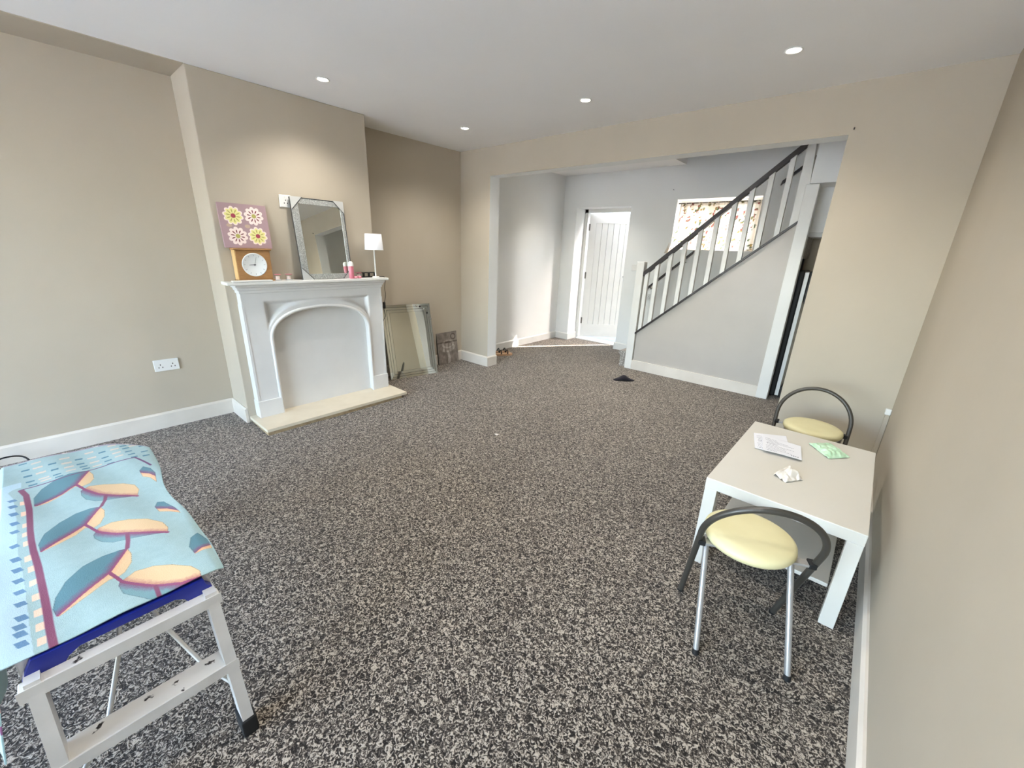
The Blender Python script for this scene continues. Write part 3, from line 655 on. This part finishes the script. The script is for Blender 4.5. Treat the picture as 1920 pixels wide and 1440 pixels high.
def pic_col(U, V):
    col = np.zeros(U.shape+(3,)); n1 = vnoise(U*7, V*9, 2)*.6+vnoise(U*17, V*22, 5)*.4
    col[:] = np.array((128, 118, 109)); col += (n1[..., None]-.5)*50
    bowl = (((U-.5)/.36)**2+((V-.5)/.14)**2 < 1); col[bowl] += 34
    head = (np.abs(((U-.52)/.30)**2+((V-.62)/.13)**2-.8) < .28); col[head] += 26
    col[(V > .66) & (V < .71)] -= 34
    stem = (np.abs(U-.5-.03*np.sin(V*9)) < .05+.08*np.clip(.36-V, 0, .2)) & (V < .42); col[stem] += 38
    scr = (np.abs(np.hypot((U-.80), (V-.84)*1.3)-.11) < .025); col[scr] -= 40
    pet = np.sin(U*38) > .55; col[pet & bowl] -= 30
    return np.clip(col, 40, 235)
pb, pr_, pt = Vector((-3.782, 3.058, 0)), Vector((-3.788, 3.380, 0)), Vector((-3.827, 3.045, .386))
ex = (pr_-pb).normalized(); ez = pt-pb; ez -= ex*ez.dot(ex); ph = ez.length; ez.normalize(); ey = ez.cross(ex)
pc = thing('small_canvas', 'small grey-brown floral canvas leaning in the alcove corner', 'picture', (0, 0, 0))
pc.matrix_world = Matrix(((ex.x, ey.x, ez.x, pb.x), (ex.y, ey.y, ez.y, pb.y), (ex.z, ey.z, ez.z, pb.z), (0, 0, 0, 1)))
pwid = (pr_-pb).length
MB().box((0, .001, 0), (pwid, .016, ph)).build('stretcher', M['groove'], pc)
grid_obj('printed_face', 70, 84, lambda U, V: np.stack([U*pwid, 0*U, V*ph], -1), pic_col, attr_mat('printed_canvas', .8), pc, smooth=False)

# ------------------------------------------------------------------ table
TX0, TX1, TY0, TY1, TROT, TH = -.3508, .2115, 1.7899, 2.6931, -.0176, .45
tb = thing('coffee_table', 'white low rectangular table with lower shelf against the right wall', 'table', ((TX0+TX1)/2, (TY0+TY1)/2, 0), TROT)
tw, td = (TX1-TX0)/2, (TY1-TY0)/2
MB().bbox((-tw, -td, TH-.05), (tw, td, TH), .0025).build('table_top', M['lack'], tb)
for sx in (-1, 1):
    for sy in (-1, 1):
        MB().bbox((sx*tw-sx*.001, sy*td-sy*.001, 0), (sx*(tw-.052), sy*(td-.052), TH-.05), .002).build('leg', M['lack'], tb)
MB().bbox((-tw+.042, -td+.08, .118), (tw-.055, td-.08, .136), .002).build('lower_shelf', M['lack'], tb)
def on_table(px, py): return (px, py)
# folded letters
def letter_col(U, V):
    col = np.zeros(U.shape+(3,)); col[:] = (226, 226, 230)
    rng = np.random.RandomState(11)
    for k in range(9):
        v0 = .10+k*.09; a_, b_ = .08+.05*rng.rand(), .35+.55*rng.rand()
        col[(np.abs(V-v0) < .016) & (U > a_) & (U < b_) & (np.sin(U*160+k) > -.4)] = (150, 150, 158)
    col[(np.abs(V-.12) < .03) & (U > .72) & (U < .92) & (np.sin(U*120) > 0)] = (120, 120, 130)
    return col
pm = attr_mat('printed_letter', .7)
def sheet(name, c4, z, label, cat, colfn, m, curl=.004, group=None):
    A, B, Cc, D = [np.array(p) for p in c4]
    cen = (A+B+Cc+D)/4
    def fn(U, V):
        P = (A*(1-U)[..., None]+B*U[..., None])*(1-V)[..., None]+(D*(1-U)[..., None]+Cc*U[..., None])*V[..., None]-cen
        zz = curl*(np.sin(U*3.1+.3)*.5+.5)*(1-V)**2+.001+curl*.5*np.abs(U-.5)
        return np.stack([P[..., 0], P[..., 1], zz], -1)
    o = grid_obj(name, 90, 70, fn, colfn, m, thick=.0006); o.location = (cen[0], cen[1], z); return tag(o, label, cat, group)
sheet('letter', [(-.225, 2.258), (-.058, 2.278), (-.084, 2.470), (-.27, 2.500)], TH+.0045, 'top printed letter lying on the white table', 'letter', letter_col, pm, .008, 'printed letters on the table')
sheet('letter', [(-.262, 2.275), (-.10, 2.30), (-.165, 2.575), (-.310, 2.490)], TH+.0012, 'printed letter partly hidden under the other letter', 'letter', letter_col, pm, .002, 'printed letters on the table')
# green packet
def crumple(name, c4, z, amp, fr_, seed, label, cat, m, hump=.012, nu=40):
    A, B, Cc, D = [np.array(p) for p in c4]; cen = (A+B+Cc+D)/4
    def fn(U, V):
        jx = (vnoise(U*4, V*4, seed+9)-.5)*.02; P = (A*(1-U)[..., None]+B*U[..., None])*(1-V)[..., None]+(D*(1-U)[..., None]+Cc*U[..., None])*V[..., None]-cen
        e_ = np.clip(np.minimum(np.minimum(U, 1-U), np.minimum(V, 1-V))*4, 0, 1)
        zz = hump*np.sqrt(e_)+amp*(np.abs(vnoise(U*fr_, V*fr_, seed)-.5)*2)*e_+.5*amp*vnoise(U*fr_*2.3, V*fr_*2.3, seed+3)
        return np.stack([P[..., 0]+jx*e_, P[..., 1]+jx*e_, zz], -1)
    o = grid_obj(name, nu, nu, fn, None, m, thick=.0008, smooth=False); o.location = (cen[0], cen[1], z); return tag(o, label, cat)
crumple('tissue_packet', [(-.058, 2.552), (.040, 2.415), (.118, 2.510), (.025, 2.645)], TH+.001, .010, 5, 4, 'crumpled pale green packet on the far end of the table', 'packet', M['greenpk'], .012)
crumple('crumpled_receipt', [(-.138, 2.036), (-.085, 1.995), (-.030, 2.075), (-.094, 2.185)], TH+.001, .020, 3.2, 12, 'crumpled white receipt in the middle of the table', 'paper', M['receipt'], .006, 30)

# ------------------------------------------------------------------ folding stools
def stool(loc, rz, label):
    o = thing('folding_stool', label, 'stool', loc, rz, 'round folding stools')
    K = .42; B_ = .15
    s_ = MB().lathe([(0, .388), (.128, .389), (.146, .394), (.153, .408), (.150, .422), (.138, .430), (.10, .4325), (0, .4325)], (-.012, .04, 0), 48).build('seat', M['seat'], o)
    pts = []
    def hp(u, q): z = q/math.sqrt(1+K*K); return (u, B_-K*z, z)       # q: distance along the leaning plane
    q1 = .485; R_ = .188
    for i in range(7): pts.append(hp(-.178-.010*i/6, .012+(q1-.012)*i/6))
    for i in range(1, 28):
        a_ = math.pi-math.pi*i/28; pts.append(hp(R_*math.cos(a_), q1+R_*math.sin(a_)*1.03))
    for i in range(7): pts.append(hp(.188-.010*i/6, q1-(q1-.012)*i/6))
    MB().tube(pts, .0115, 12).build('hoop_frame', M['hoop'], o)
    for sx in (-1, 1):
        p = hp(sx*.178, .014); MB().tube([(p[0], p[1]+.006, 0), p], .0125, 10).build('foot_cap', M['rubber'], o)
        tx = .118 if sx > 0 else -.158
        MB().tube([(sx*.148, -.15, .012), (tx, -.015, .372), (tx*.97, .02, .392)], .0105, 12).build('leg', M['steel'], o)
        MB().tube([(sx*.148, -.152, 0), (sx*.148, -.149, .02)], .0122, 10).build('foot_cap', M['rubber'], o)
        h_ = hp(sx*.186, .43)
        MB().bbox((min(sx*.105, sx*.176), h_[1]-.016, h_[2]-.012), (max(sx*.105, sx*.176), h_[1]+.016, h_[2]-.002), .002).build('seat_bracket', M['steel'], o)
        MB().bbox((sx*.176-.012, h_[1]-.018, h_[2]-.016), (sx*.176+.012, h_[1]+.018, h_[2]+.004), .003).build('pivot_cap', M['rubber'], o)
    MB().tube([(-.14, .03, .385), (.11, .03, .385)], .008, 8).build('cross_bar', M['steel'], o)
    return o
stool((-.1, 1.504, 0), math.radians(23.5), 'cream seated folding stool nearest the camera')
stool((-.085, 2.975, 0), math.pi+math.radians(3), 'cream seated folding stool behind the table by the pier')

# ------------------------------------------------------------------ hop-up bench with towel
bn = thing('work_platform', 'aluminium folding work platform with blue end brackets under the towel', 'bench', (-1.78, -.03, 0))
def bp_(name, mb, m): return mb.xf(Matrix.Translation((1.78, .03, 0))).build(name, m, bn)
def end_frame(xf_, d):     # d=+1: faces +x
    yc = -.03
    for (y0, y1, yb0, yb1) in ((-.196, -.172, -.215, -.188), (.116, .142, .122, .150)):
        mb = MB(); t0, t1 = .50, .055; xt, xb = xf_-d*.035, xf_+d*.012
        vs = [(xt-.028, y0, t0), (xt+.028, y0, t0), (xt+.028, y1, t0), (xt-.028, y1, t0), (xb-.028, yb0, t1), (xb+.028, yb0, t1), (xb+.028, yb1, t1), (xb-.028, yb1, t1)]
        mb.add(vs, [(0, 1, 2, 3), (7, 6, 5, 4), (0, 4, 5, 1), (1, 5, 6, 2), (2, 6, 7, 3), (3, 7, 4, 0)])
        bp_('leg', mb, M['alu'])
        bp_('rubber_foot', MB().bbox((xb-.034, yb0-.006, 0), (xb+.034, yb1+.006, .062), .005), M['rubber'])
    for (z, mm, wd) in ((.490, 'alu_dirty', .026), (.270, 'alu_dirty', .062)):
        xo = xf_-d*.010 if z > .4 else xf_+d*.012
        y0, y1 = -.206, .147
        a_, b_ = sorted((xo+d*.004, xo-d*wd))
        bp_('step_tread', MB().bbox((a_, y0, z-.026), (b_, y1, z), .003), M[mm])
        e0, e1 = sorted((xo+d*.004, xo+d*.0065)); bp_('tread_lip', MB().box((e0, y0-.003, z-.030), (e1, y1+.002, z+.001)), M['alu'])
        for s_ in (y0, y1):
            for q_ in (.012, .04): bp_('rivet', MB().lathe([(0, .004), (.004, .003), (.005, 0)], (xo-d*q_, s_ if s_ > 0 else s_, z-.012), 8, axis='y'), M['brass'])
    bx0, bx1 = sorted((xf_-d*.034, xf_-d*.062))
    bl_ = [(-.199, .490), (-.135, .490), (-.128, .500), (-.108, .512), (.060, .512), (.078, .502), (.084, .490), (.130, .490), (.139, .500), (.128, .514), (.124, .531), (-.178, .531)]
    bp_('end_bracket', MB().prism(bl_, 'x', bx0, bx1), M['blue'])
    bp_('brace_wire', MB().tube([(xf_-d*.02, .125, .165), (xf_-d*.10, .085, .20), (xf_-d*.24, .03, .30), (xf_-d*.30, .0, .48)], .006, 8), M['alu'])
    bp_('brace_wire', MB().tube([(xf_-d*.02, -.185, .165), (xf_-d*.10, -.12, .20), (xf_-d*.24, -.06, .30), (xf_-d*.30, -.03, .48)], .006, 8), M['alu'])
end_frame(-1.12, 1); end_frame(-2.27, -1)
bp_('deck', MB().bbox((-2.22, -.19, .490), (-1.185, .135, .528), .004), M['blue'])
for y_ in (-.19, .128): bp_('side_rail', MB().bbox((-2.22, y_-.012, .475), (-1.175, y_+.012, .53), .003), M['alu'])
# towel: the print is laid out on the cloth in its own flat measures (metres along x, y)
TZ_ = .540
def z7(x, y):                    # measuring frame of the print -> flat cloth position
    u, v = x*500/1920, 800+y*500/1920
    d = f_ + r_*((u-960)/F_PX) + u_*((720-v)/F_PX); k = (TZ_-CAM_H)/d.z
    return (d.x*k, d.y*k)
PR = {}
def poly7(*p): return np.array([z7(*q) for q in p])
leaves = [  # outline, midrib (upper side colour, lower side colour)
 ([(250,575),(245,520),(300,450),(400,385),(500,345),(600,325),(640,320),(675,350),(680,380),(655,410),(600,435),(545,440),(450,495),(350,545),(265,575)], [(640,322),(555,425),(450,487),(262,572)], 'T'),
 ([(590,465),(650,430),(760,410),(900,400),(1000,410),(1045,440),(1040,485),(950,502),(800,526),(720,530),(640,520),(600,495)], [(555,425),(620,455),(720,480),(870,490),(1042,487)], 'P'),
 ([(300,905),(290,860),(340,780),(450,690),(570,620),(680,585),(760,575),(795,600),(790,640),(750,690),(690,725),(640,722),(560,780),(430,850),(310,905)], [(768,572),(640,700),(520,775),(305,902)], 'T'),
 ([(685,770),(730,720),(830,680),(950,660),(1080,660),(1180,690),(1215,730),(1210,768),(1100,788),(950,812),(820,832),(740,822),(690,795)], [(640,700),(720,745),(850,765),(1000,772),(1212,768)], 'P'),
 ([(400,1365),(375,1320),(395,1240),(470,1130),(600,1020),(740,940),(860,895),(920,885),(945,920),(940,980),(890,1050),(840,1088),(780,1110),(650,1210),(530,1290),(420,1365)], [(918,882),(780,1060),(620,1190),(402,1364)], 'T'),
 ([(850,1125),(960,1040),(1090,1005),(1230,1000),(1370,1015),(1440,1050),(1450,1085),(1300,1150),(1250,1180),(1140,1240),(1060,1247),(880,1205),(842,1150)], [(780,1060),(870,1120),(1000,1136),(1110,1146),(1300,1136),(1450,1085)], 'P'),
 ([(1010,315),(1035,288),(1090,295),(1140,330),(1175,392),(1110,365),(1045,355)], [(1005,325),(1090,335),(1150,355),(1180,385)], 'R'),
 ([(1150,560),(1175,525),(1220,520),(1280,570),(1315,618),(1240,604),(1170,602)], [(1145,575),(1230,578),(1315,606)], 'R'),
 ([(1345,870),(1360,800),(1410,760),(1470,800),(1510,870),(1440,897),(1390,925)], [(1390,920),(1430,880),(1500,845)], 'R'),
]
stems = [([(790,490),(792,525),(770,572)], .010), ([(927,770),(927,830),(918,882)], .010), ([(1115,1148),(1150,1232)], .009)]
thick_line = [(150,458),(190,500),(215,600),(230,750),(250,900),(275,1000),(305,1150),(330,1300),(352,1440),(380,1560),(410,1680)]
thin_line = [(145,455),(430,380),(640,320),(800,270),(975,230),(1090,275)]
dash_t = [(165,275),(185,320),(200,355),(215,390),(235,415),(380,275),(395,310),(410,345),(430,362),(565,235),(580,265),(600,285),(620,302),(735,185),(755,220),(780,245),(800,268),(885,140),(905,157),(925,180),(950,203),(970,225),(1020,135),(1040,180),(1055,210)]
dash_p = [(262,270),(275,300),(295,330),(315,365),(330,380),(465,235),(480,265),(495,290),(510,315),(640,190),(660,220),(680,250),(700,278),(805,140),(825,165),(840,190),(860,215),(945,112),(955,135)]
dash_l = [(92,545),(98,590),(104,640),(108,700),(110,760),(112,870),(116,960),(124,1030),(131,1105),(140,1190),(150,1285),(155,1385),(140,1450),(146,1500),(155,1570)]
dash_lp = [(172,560),(180,630),(190,710),(197,780),(202,850),(206,950),(226,1020),(242,1120),(262,1230),(276,1340),(285,1440),(300,1540)]
side_b = [(25,420),(15,590),(55,745),(70,620),(60,520)]
def in_poly(X, Y, P):
    r = np.zeros(X.shape, bool); n_ = len(P); j = n_-1
    for i in range(n_):
        xi, yi, xj, yj = P[i][0], P[i][1], P[j][0], P[j][1]
        with np.errstate(divide='ignore', invalid='ignore'):
            r ^= ((yi > Y) != (yj > Y)) & (X < (xj-xi)*(Y-yi)/(yj-yi+1e-12)+xi)
        j = i
    return r
def dist_line(X, Y, P):
    best = np.full(X.shape, 9.0); side = np.zeros(X.shape)
    for a_, b_ in zip(P[:-1], P[1:]):
        dx, dy = b_[0]-a_[0], b_[1]-a_[1]; L2 = dx*dx+dy*dy+1e-12
        t_ = np.clip(((X-a_[0])*dx+(Y-a_[1])*dy)/L2, 0, 1); qx, qy = X-a_[0]-t_*dx, Y-a_[1]-t_*dy; d_ = np.hypot(qx, qy)
        s_ = np.sign(dx*(Y-a_[1])-dy*(X-a_[0])); m_ = d_ < best; side = np.where(m_, s_, side); best = np.where(m_, d_, best)
    return best, side
XN, XFa, YR0, YLe = -1.160, -2.36, .172, -.212          # near, far, right, left edges of the flat top
NU, NV = 760, 420
HANG = .25
def cloth_flat(U, V):                        # U: near->far, V: right->left (unrolled)
    y = YR0 - V*((YR0-YLe)+HANG); xf_ = XFa+.05*np.clip((y+.2)/.37, 0, 1)+.11*np.clip((y-.04)/.13, 0, 1)**2; x = XN + (xf_-XN)*U; return x, y
def cloth_fn(U, V):
    x, y = cloth_flat(U, V)
    # right edge waviness
    wav = -.022*np.exp(-((x+1.72)/.16)**2)+.006*np.exp(-((x+1.3)/.1)**2)
    y = y + wav*np.clip((y-YLe)/(YR0-YLe), 0, 1)
    z = np.full(x.shape, TZ_) + .0025*np.sin(x*21+y*9)+.002*np.sin(y*37-x*8)+.003*(vnoise(x*14, y*14, 3)-.5)
    over = np.clip(YLe-y, 0, 1)              # hanging part on the left
    ang = np.clip(over/.03, 0, 1)*1.35
    hx = x + .0
    fold = .012*np.sin(x*24+1)*np.clip(over/.1, 0, 1)
    yl = np.where(over > 0, YLe - .03*np.sin(ang)*.8 - over*.16 - fold, y)
    zl = np.where(over > 0, z - np.clip(over-.012, 0, 1)*np.clip(.97, 0, 1), z)
    # near hem and right edge droop
    dn = np.clip(1-(XN-x)/.02, 0, 1); zl = zl - .003*dn**2
    dr_ = np.clip(1-(YR0-y)/.02, 0, 1); zl = zl-.004*dr_**2*(over <= 0)
    # far end tapers wider on the left
    yl = yl - 0.0*x
    dfar = np.clip((U-.96)/.04, 0, 1); zl = zl-.012*dfar**2
    return np.stack([x, yl, zl], -1)
def mixc(a_, b_, t_): return np.array(a_)*(1-t_[..., None])+np.array(b_)*t_[..., None]
def cloth_col(U, V):
    x, y = cloth_flat(U, V)
    base = np.array((160, 186, 186.)); n_ = vnoise(x*60, y*60, 1)*.5+vnoise(x*260, y*260, 2)*.5
    col = base+((n_-.5)*10)[..., None]
    def blend(d_, w_, c):
        k = np.clip((w_-d_)/.002+.5, 0, 1)[..., None]; col[:] = col*(1-k)+np.array(c)*k
    # paler stripe next to the border
    TLn = [z7(*q) for q in thick_line]; dT, sT = dist_line(x, y, TLn)
    lft = (sT*1.0); leftside = y < np.interp(-x, [-p[0] for p in TLn][::-1], [p[1] for p in TLn][::-1])
    ws = leftside & (dT > .028) & (dT < .075); col[ws] = col[ws]*.4+np.array((196, 222, 236))*.6
    far = dist_line(x, y, [z7(*q) for q in thin_line])
    def dashes(pts, wx, wy, c, slope=0.0):
        for q in pts:
            cx_, cy_ = z7(*q); m_ = (np.abs(x-cx_) < wx) & (np.abs(y-cy_-slope*(x-cx_)) < wy); col[m_] = c
    dashes(dash_t, .0065, .0105, (84, 128, 146)); dashes(dash_p, .0062, .013, (214, 196, 178))
    dashes(dash_l, .011, .0085, (96, 134, 168), .3); dashes(dash_lp, .014, .007, (238, 204, 178)); pass
    for q in range(26):
        xx = XN-.03-q*.047
        m_ = (np.abs(x-xx) < .012) & (np.abs(y-(YLe-.055)) < .011); col[m_] = (92, 126, 170)
        m_ = (np.abs(x-xx-.02) < .012) & (np.abs(y-(YLe-.10)) < .012); col[m_] = (232, 196, 172)
        m_ = (np.abs(y-(YLe-.16)) < .012); col[m_] = (140, 84, 124)
    for out, rib, kind in leaves:
        P = poly7(*out); R = [z7(*q) for q in rib]; ins = in_poly(x, y, P); d_, s_ = dist_line(x, y, R)
        teal, pur, pea, red = (86, 130, 142), (128, 72, 106), (222, 190, 146), (178, 112, 104)
        w_ = .020
        hatch = (vnoise(x*240+y*160, y*240-x*160, 7)-.5)*.35
        t_ = np.clip(1-d_/w_+hatch, 0, 1)
        # the rib runs from stalk to tip; which side is which is fixed per kind
        up = s_ < 0 if kind == 'T' else s_ > 0
        cT = mixc(teal, pur, t_); cP = mixc(pea, red, np.clip(t_*1.0-.05, 0, 1)) if kind == 'P' else mixc(pea, (226, 160, 120), np.clip(t_-.3, 0, 1))
        if kind in 'TR': cc = np.where(up[..., None], cT, cP)
        else: cc = np.where(up[..., None], cP, mixc((118, 156, 162), pur, t_))
        edge, _ = dist_line(x, y, list(P)+[P[0]]); k = np.clip(np.where(ins, edge, -edge)/.002+.5, 0, 1)[..., None]; col[:] = col*(1-k)+cc*k; em = ins & (edge < .0012); col[em] = col[em]*.75
        rm = (d_ < (.003 if kind == 'T' else .004 if kind == 'P' else 0)); 
        if kind == 'P': rm &= True
        col[rm & (ins | (kind == 'P'))] = (142, 70, 106)
    for sp, w_ in stems:
        d_, _ = dist_line(x, y, [z7(*q) for q in sp]); blend(d_, w_*.5, (126, 66, 94))
    blend(dT, .0070, (128, 66, 94))
    blend(far[0], .0035, (108, 70, 108))
    fe = U > .965; stripe = (np.sin(U*720) > .2); col[fe & stripe] = (128, 62, 96); col[fe & ~stripe] = (176, 178, 186)
    fp_ = fe & (np.sin(y*70) > .9) & stripe; col[fp_] = (240, 220, 200)
    return np.clip(col, 0, 255)
tw_o = grid_obj('printed_towel', NU, NV, cloth_fn, cloth_col, attr_mat('printed_cotton', .85, bump=.15, bscale=420, sheen=.1), thick=.003)
tag(tw_o, 'pale turquoise towel printed with leaves draped over the platform', 'towel')

# ------------------------------------------------------------------ cables by the left wall
def cable(pts, r, m, label, nm='loose_cable'):
    c0 = Vector(pts[0]); o = MB().tube([p-c0 for p in smooth_path(pts)], r, 7).build(nm, m); o.location = c0; return tag(o, label, 'cable')
cable([(-3.79, -.75, .006), (-3.77, -.5, .02), (-3.74, -.36, .075), (-3.76, -.28, .05), (-3.70, -.26, .008), (-3.64, -.34, .006), (-3.66, -.6, .006)], .005, M['black'], 'black cable looping up beside the left skirting board')
cable([(-3.57, -.8, .006), (-3.58, -.5, .01), (-3.55, -.38, .018), (-3.46, -.33, .012), (-3.35, -.30, .006), (-2.9, -.34, .006)], .0045, M['white_pl'], 'white cable trailing behind the towel covered platform')

# ------------------------------------------------------------------ hall bits: sandals, slipper, upright board
def sandal(loc, rz, label):
    o = thing('sandal', label, 'sandal', loc, rz, 'tan sandals by the hall wall')
    pr = [(-.115, -.028), (-.07, -.036), (.02, -.038), (.09, -.045), (.125, -.025), (.13, .005), (.11, .036), (.05, .042), (-.03, .034), (-.09, .03), (-.118, 0)]
    MB().prism(pr, 'z', 0, .026).build('sole', M['sole'], o)
    for xx in (.05, -.04):
        MB().tube([(xx+.01*math.sin(a_), -.042*math.cos(a_), .024+.042*math.sin(a_)) for a_ in np.linspace(0, math.pi, 10)], .008, 6).build('strap', M['black'], o)
sandal((-3.70, 4.08, 0), math.radians(60), 'tan sandal with dark straps nearest the opening corner')
sandal((-3.602, 4.025, 0), math.radians(60), 'tan sandal with dark straps on the right of its pair')
sl = thing('felt_slipper', 'black felt slipper lying on the carpet below the stair post', 'slipper', (-1.90, 4.215, 0), math.radians(40))
def slip_fn(U, V):
    a_ = 2*math.pi*U; s_ = V; L_ = .125
    xx = (1-2*s_)*L_; w_ = .046*np.sqrt(np.clip(1-(xx/L_)**2, 0, 1))*(1+.15*np.sin(xx*30)); hh = .022+.040*np.exp(-((xx-.0)/.055)**2)
    return np.stack([xx, w_*np.cos(a_), np.clip(hh*.5+hh*.5*np.sin(a_), 0, 1)*np.sqrt(np.clip(1-(xx/L_)**2, 0, 1))+.001], -1)
grid_obj('slipper_body', 28, 24, slip_fn, None, M['felt'], sl)
MB().lathe([(0, 0), (.118, 0), (.12, .008), (0, .010)], n=28, sy=.37).build('slipper_sole', M['rubber'], sl)
ub = thing('upright_board', 'tall thin black board with white edge standing behind the stair post', 'board', (-.50, 4.93, 0))
MB().bbox((-.085, -.02, 0), (-.012, .38, 1.29), .02, seg=3).build('black_cover', M['black'], ub)
MB().bbox((-.012, -.03, .02), (.022, .36, 1.275), .003).build('white_core', M['white_pl'], ub)
MB().bbox((.022, -.02, .98), (.052, .34, 1.285), .010).build('black_pad', M['black'], ub)
MB().bbox((.022, -.02, .0), (.048, .34, .12), .008).build('black_foot', M['black'], ub)

# scraps of lint on the carpet
x_, y_ = -1.953, 2.132
crumple('paper_scrap', [(x_-.012, y_-.008), (x_+.010, y_-.012), (x_+.014, y_+.008), (x_-.010, y_+.012)], .001, .004, 3, 5, 'tiny white scrap of paper in the middle of the carpet', 'scrap', M['receipt'], .003, 8)

# ------------------------------------------------------------------ daylight sampling through the real openings
def portal(loc, rot, sx, sy, nm):
    l = bpy.data.lights.new(nm, 'AREA'); l.shape = 'RECTANGLE'; l.size = sx; l.size_y = sy; l.cycles.is_portal = True
    o = bpy.data.objects.new(nm, l); C.objects.link(o); o.location = loc; o.rotation_euler = rot
if PORTAL:
    portal(((BWX0+BWX1)/2, YB-.11, (BWZ0+BWZ1)/2), (-math.pi/2, 0, math.pi), BWX1-BWX0, BWZ1-BWZ0, 'window_portal')
    portal(((DX0+DX1)/2, 5.93, DZ/2), (math.pi/2, 0, math.pi), DX1-DX0, DZ, 'door_portal')
    portal(((WX0+WX1)/2, YH+.28, (WZ0+WZ1)/2), (math.pi/2, 0, math.pi), WX1-WX0, WZ1-WZ0, 'hall_window_portal')
